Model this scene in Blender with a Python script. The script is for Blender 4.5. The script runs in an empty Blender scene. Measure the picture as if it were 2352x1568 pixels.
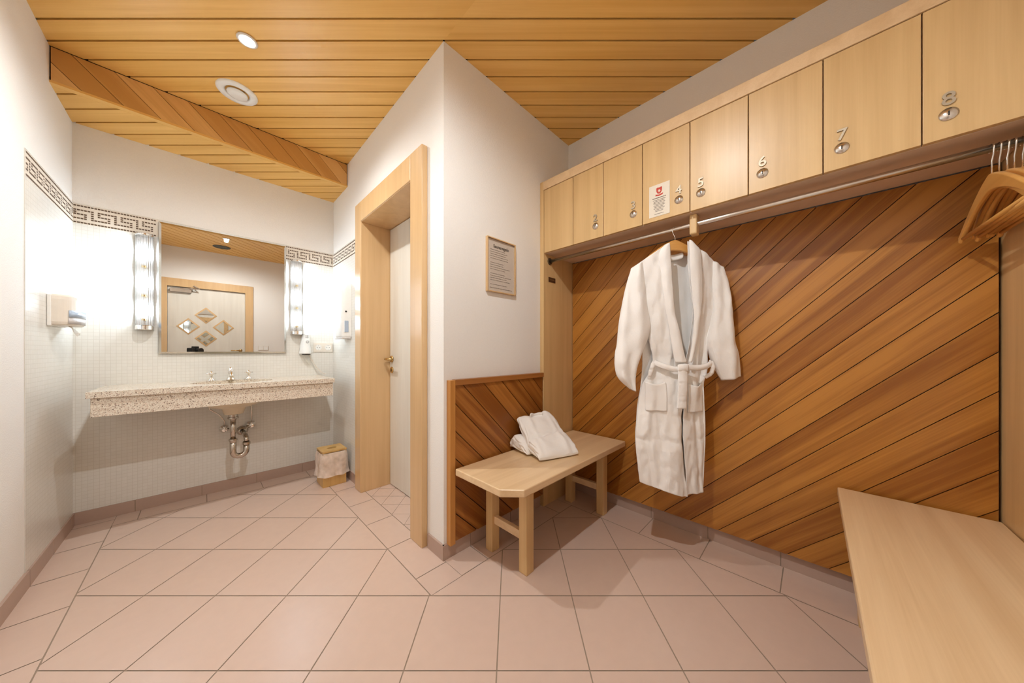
import bpy, bmesh, math, random
from mathutils import Vector, Matrix, noise
random.seed(7)
C = bpy.context.scene.collection
SC = bpy.context.scene

# ------------------------------------------------------------------ camera, world, exposure
F_PX = 700.0; HOR = 805.0; EYE = 1.05
PHI = math.atan2(690, 700)                       # forward direction measured from +X (room axes)
FWD = Vector((math.cos(PHI), math.sin(PHI), 0)); RGT = Vector((math.sin(PHI), -math.cos(PHI), 0))
cam = bpy.data.cameras.new('view_camera'); cam_o = bpy.data.objects.new('view_camera', cam); C.objects.link(cam_o)
cam.sensor_width = 36; cam.lens = 36 * F_PX / 2352; cam.shift_y = (HOR - 784) / 2352
cam.clip_start = 0.01; cam.clip_end = 50
cam_o.location = (0, 0, EYE); cam_o.rotation_euler = (math.pi / 2, 0, PHI - math.pi / 2)
SC.camera = cam_o
w = bpy.data.worlds.new('world'); SC.world = w; w.use_nodes = True
w.node_tree.nodes['Background'].inputs[0].default_value = (1, .9, .8, 1)
w.node_tree.nodes['Background'].inputs[1].default_value = 0.05
SC.view_settings.view_transform = 'Standard'; SC.view_settings.look = 'None'
SC.view_settings.gamma = 1; SC.view_settings.use_curve_mapping = False
SC.view_settings.exposure = 0.06
cy = SC.cycles
cy.use_denoising = True; cy.max_bounces = 7; cy.diffuse_bounces = 5; cy.glossy_bounces = 6
cy.transparent_max_bounces = 8; cy.transmission_bounces = 4
cy.use_adaptive_sampling = True; cy.adaptive_threshold = 0.09; cy.adaptive_min_samples = 12
cy.caustics_reflective = False; cy.caustics_refractive = False; cy.sample_clamp_indirect = 8
SPOT1_W = 66; SPOT2_W = 70; BULB = 125.0
SPOT_COL = (.94, .98, 1.0); BULB_COL = (.82, .99, 1.14)

# ------------------------------------------------------------------ helpers
class MB:
    def __init__(s): s.v = []; s.f = []; s.m = []; s.uv = []; s.t = []
    def face(s, idx, mi=0, uv=None, tone=.5):
        s.f.append(idx); s.m.append(mi); s.uv.append(uv); s.t.append(tone)
    def poly(s, pts, mi=0, uv=None, tone=.5):
        n = len(s.v); s.v += [tuple(p) for p in pts]; s.face(list(range(n, n + len(pts))), mi, uv, tone)
    def box(s, a, b, mi=0, tone=.5):
        x0, x1 = sorted((a[0], b[0])); y0, y1 = sorted((a[1], b[1])); z0, z1 = sorted((a[2], b[2]))
        s.hexa([(x0, y0, z0), (x1, y0, z0), (x1, y1, z0), (x0, y1, z0), (x0, y0, z1), (x1, y0, z1), (x1, y1, z1), (x0, y1, z1)], mi, tone); return s
    def hexa(s, p, mi=0, tone=.5):
        n = len(s.v); s.v += [tuple(q) for q in p]
        for q in ((0, 3, 2, 1), (4, 5, 6, 7), (0, 1, 5, 4), (1, 2, 6, 5), (2, 3, 7, 6), (3, 0, 4, 7)):
            s.face([n + k for k in q], mi, None, tone)
        return s
    def prism(s, pts, off, mi=0, uv=None, tone=.5):      # polygon pts (3D) extruded by off
        off = Vector(off); n = len(s.v); k = len(pts)
        s.v += [tuple(p) for p in pts] + [tuple(Vector(p) + off) for p in pts]
        s.face([n + i for i in range(k)], mi, uv, tone)
        s.face([n + k + i for i in reversed(range(k))], mi, list(reversed(uv)) if uv else None, tone)
        for i in range(k):
            j = (i + 1) % k
            s.face([n + j, n + i, n + k + i, n + k + j], mi, [uv[j], uv[i], uv[i], uv[j]] if uv else None, tone)
        return s
    def tube(s, pts, r, seg=12, mi=0, cap=True, ry=None):
        pts = [Vector(p) for p in pts]; rr = r if isinstance(r, (list, tuple)) else [r] * len(pts); n = len(s.v)
        up = None
        for i, p in enumerate(pts):
            d = (pts[min(i + 1, len(pts) - 1)] - pts[max(i - 1, 0)]).normalized()
            if up is None: up = Vector((0, 0, 1)) if abs(d.z) < .9 else Vector((1, 0, 0))
            a = d.cross(up); a.normalize(); b = d.cross(a); b.normalize(); up = -b if False else up - d * up.dot(d)
            if up.length < 1e-4: up = a.copy()
            up.normalize(); a = d.cross(up)
            for k in range(seg):
                t = 2 * math.pi * k / seg
                s.v.append(tuple(p + (a * math.cos(t) + up * math.sin(t)) * rr[i]))
        for i in range(len(pts) - 1):
            for k in range(seg):
                k2 = (k + 1) % seg
                s.face([n + i * seg + k, n + i * seg + k2, n + (i + 1) * seg + k2, n + (i + 1) * seg + k], mi)
        if cap:
            s.face([n + k for k in reversed(range(seg))], mi); s.face([n + (len(pts) - 1) * seg + k for k in range(seg)], mi)
        return s
    def lathe(s, prof, org=(0, 0, 0), seg=24, axis='Z', mi=0, a0=0, a1=2 * math.pi, sx=1, sy=1):
        n = len(s.v); full = abs(a1 - a0 - 2 * math.pi) < 1e-6; cols = seg if full else seg + 1
        for r, h in prof:
            for k in range(cols):
                t = a0 + (a1 - a0) * k / seg; x, y = r * math.cos(t) * sx, r * math.sin(t) * sy
                q = {'Z': (x, y, h), 'Y': (x, h, y), 'X': (h, x, y)}[axis]
                s.v.append((org[0] + q[0], org[1] + q[1], org[2] + q[2]))
        for i in range(len(prof) - 1):
            for k in range(seg):
                k2 = (k + 1) % cols
                s.face([n + i * cols + k, n + i * cols + k2, n + (i + 1) * cols + k2, n + (i + 1) * cols + k], mi)
        return s
    def grid(s, rows, mi=0, closed=False):
        n = len(s.v); m = len(rows[0])
        for r in rows: s.v += [tuple(p) for p in r]
        for i in range(len(rows) - 1):
            for k in range(m if closed else m - 1):
                k2 = (k + 1) % m
                s.face([n + i * m + k, n + i * m + k2, n + (i + 1) * m + k2, n + (i + 1) * m + k], mi)
        return s
    def build(s, name, mats, parent=None, bevel=0, smooth=False, subsurf=0, solid=0, seg=2, fix=True):
        me = bpy.data.meshes.new(name); me.from_pydata(s.v, [], s.f)
        mats = mats if isinstance(mats, (list, tuple)) else [mats]
        for m in mats: me.materials.append(m)
        for p, mi in zip(me.polygons, s.m): p.material_index = mi; p.use_smooth = smooth
        uvl = me.uv_layers.new(name='UVMap'); at = me.attributes.new('tone', 'FLOAT', 'FACE')
        for p, uv, t in zip(me.polygons, s.uv, s.t):
            at.data[p.index].value = t
            if uv:
                for li, q in zip(p.loop_indices, uv): uvl.data[li].uv = q
        if fix:
            bm = bmesh.new(); bm.from_mesh(me); bmesh.ops.recalc_face_normals(bm, faces=bm.faces); bm.to_mesh(me); bm.free()
        o = bpy.data.objects.new(name, me); C.objects.link(o)
        if parent: o.parent = parent
        if bevel:
            md = o.modifiers.new('bevel', 'BEVEL'); md.width = bevel; md.segments = seg; md.limit_method = 'ANGLE'; md.angle_limit = math.radians(40); md.harden_normals = False
        if subsurf:
            md = o.modifiers.new('sub', 'SUBSURF'); md.levels = subsurf; md.render_levels = subsurf
        if solid:
            md = o.modifiers.new('solid', 'SOLIDIFY'); md.thickness = solid; md.offset = 0
        return o

def tag(o, label=None, cat=None, group=None, kind=None):
    if label: o['label'] = label
    if cat: o['category'] = cat
    if group: o['group'] = group
    if kind: o['kind'] = kind
    return o
def thing(name, label, cat, loc=(0, 0, 0), group=None):
    """Empty at the thing's base; parts are modelled in room coordinates and counter-shifted."""
    o = bpy.data.objects.new(name, None); C.objects.link(o); o.location = loc; o.empty_display_size = .05
    return tag(o, label, cat, group)
def put(o, parent):           # parent a part that was modelled in room coordinates
    o.parent = parent
    par = parent; off = Vector((0, 0, 0))
    while par is not None: off += par.location; par = par.parent
    o.location = -off; return o
def clip(poly, n, c):         # keep the side n.p <= c of a convex 2D polygon
    out = []
    for i in range(len(poly)):
        a, b = poly[i], poly[(i + 1) % len(poly)]
        da, db = a[0] * n[0] + a[1] * n[1] - c, b[0] * n[0] + b[1] * n[1] - c
        if da <= 0: out.append(a)
        if da * db < 0:
            t = da / (da - db); out.append((a[0] + (b[0] - a[0]) * t, a[1] + (b[1] - a[1]) * t))
    return out
def area(p): return abs(sum(p[i][0] * p[(i + 1) % len(p)][1] - p[(i + 1) % len(p)][0] * p[i][1] for i in range(len(p)))) / 2
def boards(mb, region, org, U, V, N, ang, pitch, phase, gap, th, mi=0, spread=.5, seed=1, bev=.0):
    """planks clipped to a convex region (2D, in U/V); plank direction at angle ang; extruded by -N*th from the face plane"""
    rnd = random.Random(seed); d = (math.cos(ang), math.sin(ang)); q = (-d[1], d[0])
    vs = [p[0] * q[0] + p[1] * q[1] for p in region]; k0 = math.floor((min(vs) - phase) / pitch) - 1; k1 = math.ceil((max(vs) - phase) / pitch) + 1
    org = Vector(org); U = Vector(U); V = Vector(V); N = Vector(N)
    for k in range(k0, k1):
        lo, hi = phase + k * pitch + gap / 2, phase + (k + 1) * pitch - gap / 2
        p = clip(clip(region, q, hi), (-q[0], -q[1]), -lo); tone = rnd.random() * spread + .5 - spread / 2; off = rnd.random() * 40
        if len(p) < 3 or area(p) < 1e-6: continue
        pts = [org + U * a + V * b for a, b in p]
        uv = [(a * d[0] + b * d[1] + off, a * q[0] + b * q[1] + off * .37) for a, b in p]
        mb.prism(pts, -N * th, mi, uv, tone)

# ------------------------------------------------------------------ materials
def new_mat(name):
    m = bpy.data.materials.new(name); m.use_nodes = True; nt = m.node_tree
    return m, nt, nt.nodes['Principled BSDF']
def N(nt, t, **kw):
    n = nt.nodes.new(t)
    for k, v in kw.items(): setattr(n, k, v)
    return n
def plain(name, col, rough=.5, metal=0, spec=.5, bump=0, bscale=60, coat=0, emit=0):
    m, nt, b = new_mat(name)
    b.inputs['Base Color'].default_value = (*col, 1); b.inputs['Roughness'].default_value = rough
    b.inputs['Metallic'].default_value = metal; b.inputs['Specular IOR Level'].default_value = spec
    b.inputs['Coat Weight'].default_value = coat; b.inputs['Coat Roughness'].default_value = .15
    tc = N(nt, 'ShaderNodeTexCoord'); nz = N(nt, 'ShaderNodeTexNoise'); nz.inputs['Scale'].default_value = bscale; nz.inputs['Detail'].default_value = 4
    nt.links.new(tc.outputs['Object'], nz.inputs['Vector'])
    mx = N(nt, 'ShaderNodeMix', data_type='RGBA'); mx.inputs[6].default_value = (*[c * .96 for c in col], 1); mx.inputs[7].default_value = (*[min(1, c * 1.03) for c in col], 1)
    nt.links.new(nz.outputs[0], mx.inputs[0]); nt.links.new(mx.outputs[2], b.inputs['Base Color'])
    if bump:
        bp = N(nt, 'ShaderNodeBump'); bp.inputs['Strength'].default_value = bump; bp.inputs['Distance'].default_value = .01
        nt.links.new(nz.outputs[0], bp.inputs['Height']); nt.links.new(bp.outputs[0], b.inputs['Normal'])
    if emit:
        b.inputs['Emission Color'].default_value = (*col, 1); b.inputs['Emission Strength'].default_value = emit
    return m
def wood(name, dark, light, coord='UV', scale=(1, 22, 22), fine=(4, 240, 240), rough=.4, coat=.0, tone=0.0, fineamt=.3, bump=.05, lo_=.25, hi_=.72):
    m, nt, b = new_mat(name)
    tc = N(nt, 'ShaderNodeTexCoord'); out = tc.outputs['UV' if coord == 'UV' else 'Object']
    def nz(sc, det, dist):
        mp = N(nt, 'ShaderNodeMapping'); mp.inputs['Scale'].default_value = sc; nt.links.new(out, mp.inputs[0])
        n = N(nt, 'ShaderNodeTexNoise'); n.inputs['Scale'].default_value = 1; n.inputs['Detail'].default_value = det; n.inputs['Distortion'].default_value = dist
        nt.links.new(mp.outputs[0], n.inputs['Vector']); return n
    a, f = nz(scale, 5, .6), nz(fine, 3, .1)
    mth = N(nt, 'ShaderNodeMath', operation='MULTIPLY_ADD'); nt.links.new(f.outputs[0], mth.inputs[0]); mth.inputs[1].default_value = fineamt; nt.links.new(a.outputs[0], mth.inputs[2])
    sub = N(nt, 'ShaderNodeMath', operation='SUBTRACT'); nt.links.new(mth.outputs[0], sub.inputs[0]); sub.inputs[1].default_value = fineamt / 2
    at = N(nt, 'ShaderNodeAttribute', attribute_name='tone')
    tn = N(nt, 'ShaderNodeMath', operation='SUBTRACT'); nt.links.new(at.outputs['Fac'], tn.inputs[0]); tn.inputs[1].default_value = .5
    t2 = N(nt, 'ShaderNodeMath', operation='MULTIPLY_ADD'); nt.links.new(tn.outputs[0], t2.inputs[0]); t2.inputs[1].default_value = tone; nt.links.new(sub.outputs[0], t2.inputs[2])
    cr = N(nt, 'ShaderNodeValToRGB'); e = cr.color_ramp.elements
    e[0].position = lo_; e[0].color = (*dark, 1); e[1].position = hi_; e[1].color = (*light, 1)
    nt.links.new(t2.outputs[0], cr.inputs[0]); nt.links.new(cr.outputs[0], b.inputs['Base Color'])
    b.inputs['Roughness'].default_value = rough; b.inputs['Coat Weight'].default_value = coat; b.inputs['Coat Roughness'].default_value = .25
    bp = N(nt, 'ShaderNodeBump'); bp.inputs['Strength'].default_value = bump; bp.inputs['Distance'].default_value = .002
    nt.links.new(f.outputs[0], bp.inputs['Height']); nt.links.new(bp.outputs[0], b.inputs['Normal'])
    return m

PLASTER = plain('white_plaster', (.86, .835, .80), .85, spec=.2, bump=.12, bscale=160)
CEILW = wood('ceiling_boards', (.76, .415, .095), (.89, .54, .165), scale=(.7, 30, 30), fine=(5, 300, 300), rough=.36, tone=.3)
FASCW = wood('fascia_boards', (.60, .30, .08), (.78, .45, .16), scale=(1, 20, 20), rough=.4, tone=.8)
DARKW = wood('varnished_cladding', (.29, .098, .011), (.52, .222, .038), scale=(1.1, 26, 26), fine=(4, 180, 180), rough=.33, tone=.32, coat=.1, lo_=.30, hi_=.72, fineamt=.35)
WAINW = wood('wainscot_cladding', (.24, .076, .011), (.44, .175, .036), scale=(1.1, 26, 26), fine=(4, 180, 180), rough=.36, tone=.3, lo_=.33, hi_=.68)
GROOVE = plain('groove_backing', (.035, .014, .005), .7)  # near-black: shade of the board grooves is put into this colour
VZ = (16, 16, .8); FZ = (210, 210, 4)
BEECH = wood('beech_vertical', (.60, .385, .17), (.73, .495, .235), 'OBJ', VZ, FZ, rough=.38, fineamt=.25, coat=.05)
BEECHX = wood('beech_lengthwise', (.68, .46, .25), (.82, .60, .36), 'OBJ', (.8, 16, 16), (4, 210, 210), rough=.33, coat=.12)
BEECHD = wood('beech_doorframe', (.60, .38, .185), (.71, .475, .245), 'OBJ', VZ, FZ, rough=.28, coat=.25)
TILE = plain('floor_tile', (.67, .50, .41), .30, bump=.03, bscale=25)
GROUT = plain('grout', (.36, .27, .20), .9)
SKIRT = plain('skirting_tile', (.47, .335, .27), .4)
MOSGROUT = plain('mosaic_grout', (.55, .5, .43), .9)
BROWNM = plain('brown_mosaic', (.11, .065, .035), .35)
CREAMM = plain('cream_mosaic', (.78, .70, .60), .35)
CHROME = plain('chrome', (.86, .84, .81), .09, metal=1)
STEEL = plain('brushed_steel', (.74, .69, .63), .25, metal=1)
NUMM = plain('pewter', (.50, .43, .33), .55, metal=1)
LAMPB = plain('satin_white_metal', (.62, .60, .57), .22, metal=.85)
BRASS = plain('brass', (.62, .44, .20), .25, metal=1)
WHITEP = plain('white_plastic', (.86, .85, .82), .35)
CREAMP = plain('cream_plastic', (.78, .71, .62), .35)
BLACK = plain('black_rubber', (.015, .015, .015), .5)
DARKG = plain('dark_recess', (.03, .025, .02), .8)
PAPER = plain('paper', (.80, .72, .60), .8)
INK = plain('ink', (.12, .09, .07), .8)
RED = plain('red_print', (.55, .07, .05), .8)
WINDOWP = plain('smoky_window', (.42, .50, .62), .25, coat=.2)
BASIN = plain('basin_ceramic', (.76, .65, .48), .25)
LEAFW = wood('whitewashed_door', (.66, .61, .53), (.74, .70, .62), 'OBJ', (14, 14, .9), FZ, rough=.45)
HANGW = wood('hanger_wood', (.60, .28, .065), (.76, .40, .11), 'OBJ', (3, 20, 20), (6, 200, 200), rough=.3, coat=.3)
BAMBOO = wood('bamboo', (.55, .32, .10), (.70, .45, .17), 'OBJ', VZ, FZ, rough=.4)

def mosaic_mat():
    m, nt, b = new_mat('white_mosaic'); tc = N(nt, 'ShaderNodeTexCoord'); br = N(nt, 'ShaderNodeTexBrick')
    br.offset = 0; br.inputs['Scale'].default_value = 1; br.inputs['Brick Width'].default_value = .0215; br.inputs['Row Height'].default_value = .0215
    br.inputs['Mortar Size'].default_value = .0011; br.inputs['Mortar Smooth'].default_value = .3
    br.inputs['Color1'].default_value = (.79, .77, .72, 1); br.inputs['Color2'].default_value = (.765, .745, .69, 1); br.inputs['Mortar'].default_value = (.69, .66, .60, 1)
    nt.links.new(tc.outputs['UV'], br.inputs['Vector']); nt.links.new(br.outputs['Color'], b.inputs['Base Color'])
    b.inputs['Roughness'].default_value = .22
    bp = N(nt, 'ShaderNodeBump'); bp.invert = True; bp.inputs['Strength'].default_value = .18; bp.inputs['Distance'].default_value = .001
    nz = N(nt, 'ShaderNodeTexWhiteNoise'); 
    nt.links.new(br.outputs['Fac'], bp.inputs['Height']); nt.links.new(bp.outputs[0], b.inputs['Normal']); return m
MOSAIC = mosaic_mat()
def terrazzo():
    m, nt, b = new_mat('speckled_granite'); tc = N(nt, 'ShaderNodeTexCoord')
    def vor(s): v = N(nt, 'ShaderNodeTexVoronoi'); v.inputs['Scale'].default_value = s; nt.links.new(tc.outputs['Object'], v.inputs['Vector']); return v
    v1, v2 = vor(260), vor(75)
    sep = N(nt, 'ShaderNodeSeparateColor'); nt.links.new(v1.outputs['Color'], sep.inputs[0])
    cr = N(nt, 'ShaderNodeValToRGB'); cr.color_ramp.interpolation = 'CONSTANT'; e = cr.color_ramp.elements
    e[0].position = 0; e[0].color = (.20, .14, .10, 1); e[1].position = .05; e[1].color = (.74, .66, .55, 1)
    for p, c in ((.30, (.60, .50, .40)), (.48, (.80, .73, .62)), (.70, (.68, .54, .43)), (.84, (.77, .70, .60)), (.95, (.38, .29, .22))):
        q = e.new(p); q.color = (*c, 1)
    nt.links.new(sep.outputs[0], cr.inputs[0]); nt.links.new(cr.outputs[0], b.inputs['Base Color']); b.inputs['Roughness'].default_value = .18
    return m
GRANITE = terrazzo()
def mirror_mat():
    m, nt, b = new_mat('mirror_silver'); b.inputs['Base Color'].default_value = (.80, .79, .76, 1); b.inputs['Metallic'].default_value = 1; b.inputs['Roughness'].default_value = .005; return m
MIRROR = mirror_mat()
def clear_glass(name, tint=(.97, .97, .96), amt=.22, rough=.05):
    m, nt, b = new_mat(name); nt.nodes.remove(b); out = nt.nodes['Material Output']
    t = N(nt, 'ShaderNodeBsdfTransparent'); t.inputs[0].default_value = (*tint, 1)
    g = N(nt, 'ShaderNodeBsdfGlossy'); g.inputs['Roughness'].default_value = rough; mx = N(nt, 'ShaderNodeMixShader')
    fr = N(nt, 'ShaderNodeLayerWeight'); fr.inputs[0].default_value = amt
    nt.links.new(fr.outputs['Fresnel'], mx.inputs[0]); nt.links.new(t.outputs[0], mx.inputs[1]); nt.links.new(g.outputs[0], mx.inputs[2]); nt.links.new(mx.outputs[0], out.inputs[0]); return m
def milky():
    m, nt, b = new_mat('ribbed_glass'); nt.nodes.remove(b); out = nt.nodes['Material Output']
    t = N(nt, 'ShaderNodeBsdfTransparent'); g = N(nt, 'ShaderNodeBsdfGlossy'); g.inputs['Roughness'].default_value = .06
    tl = N(nt, 'ShaderNodeBsdfTranslucent'); tl.inputs[0].default_value = (.95, .95, .95, 1)
    m1 = N(nt, 'ShaderNodeMixShader'); m1.inputs[0].default_value = .0; m2 = N(nt, 'ShaderNodeMixShader'); fr = N(nt, 'ShaderNodeLayerWeight'); fr.inputs[0].default_value = .16
    L = nt.links.new; L(t.outputs[0], m1.inputs[1]); L(tl.outputs[0], m1.inputs[2]); L(fr.outputs['Fresnel'], m2.inputs[0]); L(m1.outputs[0], m2.inputs[1]); L(g.outputs[0], m2.inputs[2]); L(m2.outputs[0], out.inputs[0]); return m
GLASS = milky(); FILMGL = clear_glass('picture_glass', amt=.05)
def film():
    m, nt, b = new_mat('thin_plastic_film'); nt.nodes.remove(b); out = nt.nodes['Material Output']
    t = N(nt, 'ShaderNodeBsdfTransparent'); d = N(nt, 'ShaderNodeBsdfDiffuse'); d.inputs[0].default_value = (.93, .82, .74, 1)
    mx = N(nt, 'ShaderNodeMixShader'); mx.inputs[0].default_value = .50
    tc = N(nt, 'ShaderNodeTexCoord'); nz = N(nt, 'ShaderNodeTexNoise'); nz.inputs['Scale'].default_value = 22; nt.links.new(tc.outputs['Object'], nz.inputs['Vector'])
    ma = N(nt, 'ShaderNodeMath', operation='MULTIPLY_ADD'); nt.links.new(nz.outputs[0], ma.inputs[0]); ma.inputs[1].default_value = .6; ma.inputs[2].default_value = .30
    nt.links.new(ma.outputs[0], mx.inputs[0]); nt.links.new(t.outputs[0], mx.inputs[1]); nt.links.new(d.outputs[0], mx.inputs[2]); nt.links.new(mx.outputs[0], out.inputs[0]); return m
FILM = film()
def emis(name, col, s):
    m, nt, b = new_mat(name); b.inputs['Base Color'].default_value = (*col, 1); b.inputs['Emission Color'].default_value = (*col, 1); b.inputs['Emission Strength'].default_value = s; return m
BULBM = emis('glowing_bulb', BULB_COL, BULB); SPOTM = emis('glowing_spot_lens', (1, .95, .88), 60)
def cloth(name, col, waffle=420, st=.35):
    m, nt, b = new_mat(name); b.inputs['Base Color'].default_value = (*col, 1); b.inputs['Roughness'].default_value = .95
    b.inputs['Specular IOR Level'].default_value = .1; b.inputs['Sheen Weight'].default_value = .25
    tc = N(nt, 'ShaderNodeTexCoord'); n1 = N(nt, 'ShaderNodeTexVoronoi'); n1.inputs['Scale'].default_value = waffle
    n2 = N(nt, 'ShaderNodeTexNoise'); n2.inputs['Scale'].default_value = 13; n2.inputs['Detail'].default_value = 4
    nt.links.new(tc.outputs['Object'], n1.inputs['Vector']); nt.links.new(tc.outputs['Object'], n2.inputs['Vector'])
    b1 = N(nt, 'ShaderNodeBump'); b1.inputs['Strength'].default_value = st; b1.inputs['Distance'].default_value = .012
    b2 = N(nt, 'ShaderNodeBump'); b2.inputs['Strength'].default_value = .16; b2.inputs['Distance'].default_value = .002
    nt.links.new(n2.outputs[0], b1.inputs['Height']); nt.links.new(b1.outputs[0], b2.inputs['Normal']); nt.links.new(n1.outputs[0], b2.inputs['Height']); nt.links.new(b2.outputs[0], b.inputs['Normal'])
    mx = N(nt, 'ShaderNodeMix', data_type='RGBA'); mx.inputs[6].default_value = (*[c * .95 for c in col], 1); mx.inputs[7].default_value = (*[min(c * 1.03, 1) for c in col], 1)
    nt.links.new(n2.outputs[0], mx.inputs[0]); nt.links.new(mx.outputs[2], b.inputs['Base Color']); return m
TERRY = cloth('white_waffle_cotton', (.91, .875, .84))

# ------------------------------------------------------------------ room shell
XL, XD, XR = -.55, .85, 1.95          # left wall, wall with the door, right wall
YM, YB, YF = 3.16, 1.32, -.50         # mirror wall, wall over the bench, wall behind the camera
ZC, ZS, YS = 2.606, 2.42, 2.77        # ceiling, lowered strip height, its front
T = .12
def struct(mb, name, mats, **k): return tag(mb.build(name, mats, **k), kind='structure')
def mosaic_panel(mb, plane, c, a0, a1, z0, z1, th, mi):   # thin tiled layer with metric UVs
    e = 1 if plane in ('X-', 'Y+') else -1
    def P(a, d, z): return (c + d, a, z) if plane[0] == 'X' else (a, c + d, z)
    dd = th if plane[1] == '+' else -th
    mb.poly([P(a0, dd, z0), P(a1, dd, z0), P(a1, dd, z1), P(a0, dd, z1)], mi, [(a0, z0), (a1, z0), (a1, z1), (a0, z1)])
    for (p, q) in (((a0, z0), (a0, z1)), ((a0, z1), (a1, z1)), ((a1, z1), (a1, z0)), ((a1, z0), (a0, z0))):
        mb.poly([P(p[0], 0, p[1]), P(q[0], 0, q[1]), P(q[0], dd, q[1]), P(p[0], dd, p[1])], mi, [(0, 0)] * 4)
MZ = 1.94
mb = MB().box((XL - T, YF - T, 0), (XL, YM + T, ZC)); mosaic_panel(mb, 'X+', XL, 2.46, YM, .075, MZ, .003, 1)
struct(mb, 'wall_left', [PLASTER, MOSAIC], fix=False)
mb = MB().box((XL, YM, 0), (XD + .3, YM + T, ZC)); mosaic_panel(mb, 'Y-', YM, XL, XD, .075, MZ, .003, 1)
struct(mb, 'wall_back', [PLASTER, MOSAIC], fix=False)
DJ0, DJ1, DH, DX = 1.61, 2.37, 2.00, 1.035        # door opening: jamb to jamb, head height, plane of the leaf
mb = MB().box((XD, DJ1 + .02, 0), (XD + .24, YM, ZC)); mb.box((XD, YB, 0), (XD + .24, DJ0 - .02, ZC)); mb.box((XD, DJ0 - .02, DH + .02), (XD + .24, DJ1 + .02, ZC))
mosaic_panel(mb, 'X-', XD, 2.50, YM, .075, MZ, .003, 1)
struct(mb, 'wall_door_side', [PLASTER, MOSAIC], fix=False)
struct(MB().box((XD + .24, YB, 0), (XR + .2, YB + T, ZC)), 'wall_bench_side', PLASTER)
struct(MB().box((XR + .04, YF - T, 0), (XR + .2, YB, ZC)), 'wall_right', PLASTER)
struct(MB().box((XR, YF - T, 2.192), (XR + .04, YB, ZC)), 'wall_right', PLASTER)
# wall behind the camera with a door opening
FX0, FX1, FH = -.37, .50, 2.03
mb = MB().box((XL, YF - T, 0), (FX0, YF, ZC)).box((FX1, YF - T, 0), (XR + .04, YF, ZC)).box((FX0, YF - T, FH), (FX1, YF, ZC))
struct(mb, 'wall_front', PLASTER)

# floor: grout bed plus clipped tiles
mb = MB(); mb.box((XL - T, YF - T, -.05), (XR + .2, YM + T, -.0015), 1)
P_ = .3055; V0 = 1.0; R0 = -.050
def diag_tiles(region, pitch, v0, r0, g=.0044):
    rs = [p[0] * RGT.x + p[1] * RGT.y for p in region]; vs = [p[0] * FWD.x + p[1] * FWD.y for p in region]
    for i in range(math.floor((min(rs) - r0) / pitch) - 1, math.ceil((max(rs) - r0) / pitch) + 1):
        for j in range(math.floor((min(vs) - v0) / pitch) - 1, math.ceil((max(vs) - v0) / pitch) + 1):
            a0, a1, b0, b1 = r0 + i * pitch + g / 2, r0 + (i + 1) * pitch - g / 2, v0 + j * pitch + g / 2, v0 + (j + 1) * pitch - g / 2
            p = region
            for n, c in (((RGT.x, RGT.y), a1), ((-RGT.x, -RGT.y), -a0), ((FWD.x, FWD.y), b1), ((-FWD.x, -FWD.y), -b0)):
                if len(p) >= 3: p = clip(p, n, c)
            if len(p) >= 3 and area(p) > 1e-5: mb.poly([(x, y, 0) for x, y in p], 0)
def rect(x0, y0, x1, y1): return [(x0, y0), (x1, y0), (x1, y1), (x0, y1)]
G = .0022
diag_tiles(rect(-.383 + G, YF, .687 - G, 2.99 - G), P_, V0, R0)
diag_tiles(rect(.687 - G, YF, 1.757 - G, 1.165 - G), P_, V0, R0)
diag_tiles(rect(XD + G, DJ0 - .02, DX + .01, DJ1 + .02), .12, V0, R0, .0025)
def strip(x0, y0, x1, y1, ph, along):
    lo, hi = (y0, y1) if along == 'Y' else (x0, x1); k = math.floor((lo - ph) / P_)
    while ph + k * P_ < hi:
        a, b = max(lo, ph + k * P_ + G), min(hi, ph + (k + 1) * P_ - G); k += 1
        if b - a < .004: continue
        r = rect(x0 + G, a, x1 - G, b) if along == 'Y' else rect(a, y0 + G, b, y1 - G)
        mb.poly([(x, y, 0) for x, y in r], 0)
strip(XL, YF, -.383, YM, 1.87, 'Y'); strip(-.383, 2.99, XD, YM, .02, 'X')
strip(.687, 1.165, XD, 2.99, 1.603, 'Y'); strip(XD, 1.165, 1.757, YB, 1.01, 'X'); strip(1.757, YF, XR + .04, YB, .10, 'Y')
struct(mb, 'floor', [TILE, GROUT], fix=False)

# ceiling boards run across the view
mb = MB(); ang = math.atan2(RGT.y, RGT.x); q = (-math.sin(ang), math.cos(ang)); sg = 1 if (q[0] * FWD.x + q[1] * FWD.y) > 0 else -1
kw = dict(ang=ang, pitch=.1008, phase=1.4305 * sg, gap=.010, th=.014, seed=4, spread=.5)
def cpoly(reg, z): boards(mb, reg, (0, 0, z), (1, 0, 0), (0, 1, 0), (0, 0, -1), **kw)
cpoly(rect(XL, YF, XD, YS), ZC); cpoly(rect(XD, YF, XR, YB), ZC)
mb.box((XL, YF, ZC + .010), (XR, YM, ZC + .06), 1)
struct(mb, 'ceiling', [CEILW, GROOVE])
mb = MB(); kw = dict(ang=ang, pitch=.1014, phase=1.628 * sg, gap=.010, th=.012, seed=9, spread=.5)
cpoly(rect(XL, YS + .035, XD, YM), ZS); mb.box((XL, YS + .006, ZS + .009), (XD, YM, ZS + .03), 1)
mb.prism([(XL, YS, ZS), (XD, YS, ZS), (XD, YS + .034, ZS), (XL, YS + .034, ZS)], (0, 0, .012), 0, [(0, .1), (1.4, .1), (1.4, .13), (0, .13)])
struct(mb, 'ceiling', [CEILW, GROOVE])
mb = MB(); boards(mb, rect(XL + .005, ZS + .012, XD - .005, ZC - .004), (0, YS, 0), (1, 0, 0), (0, 0, 1), (0, -1, 0), -math.pi / 4, .0985, .02, .0025, .012, seed=12, spread=1.0)
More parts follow.
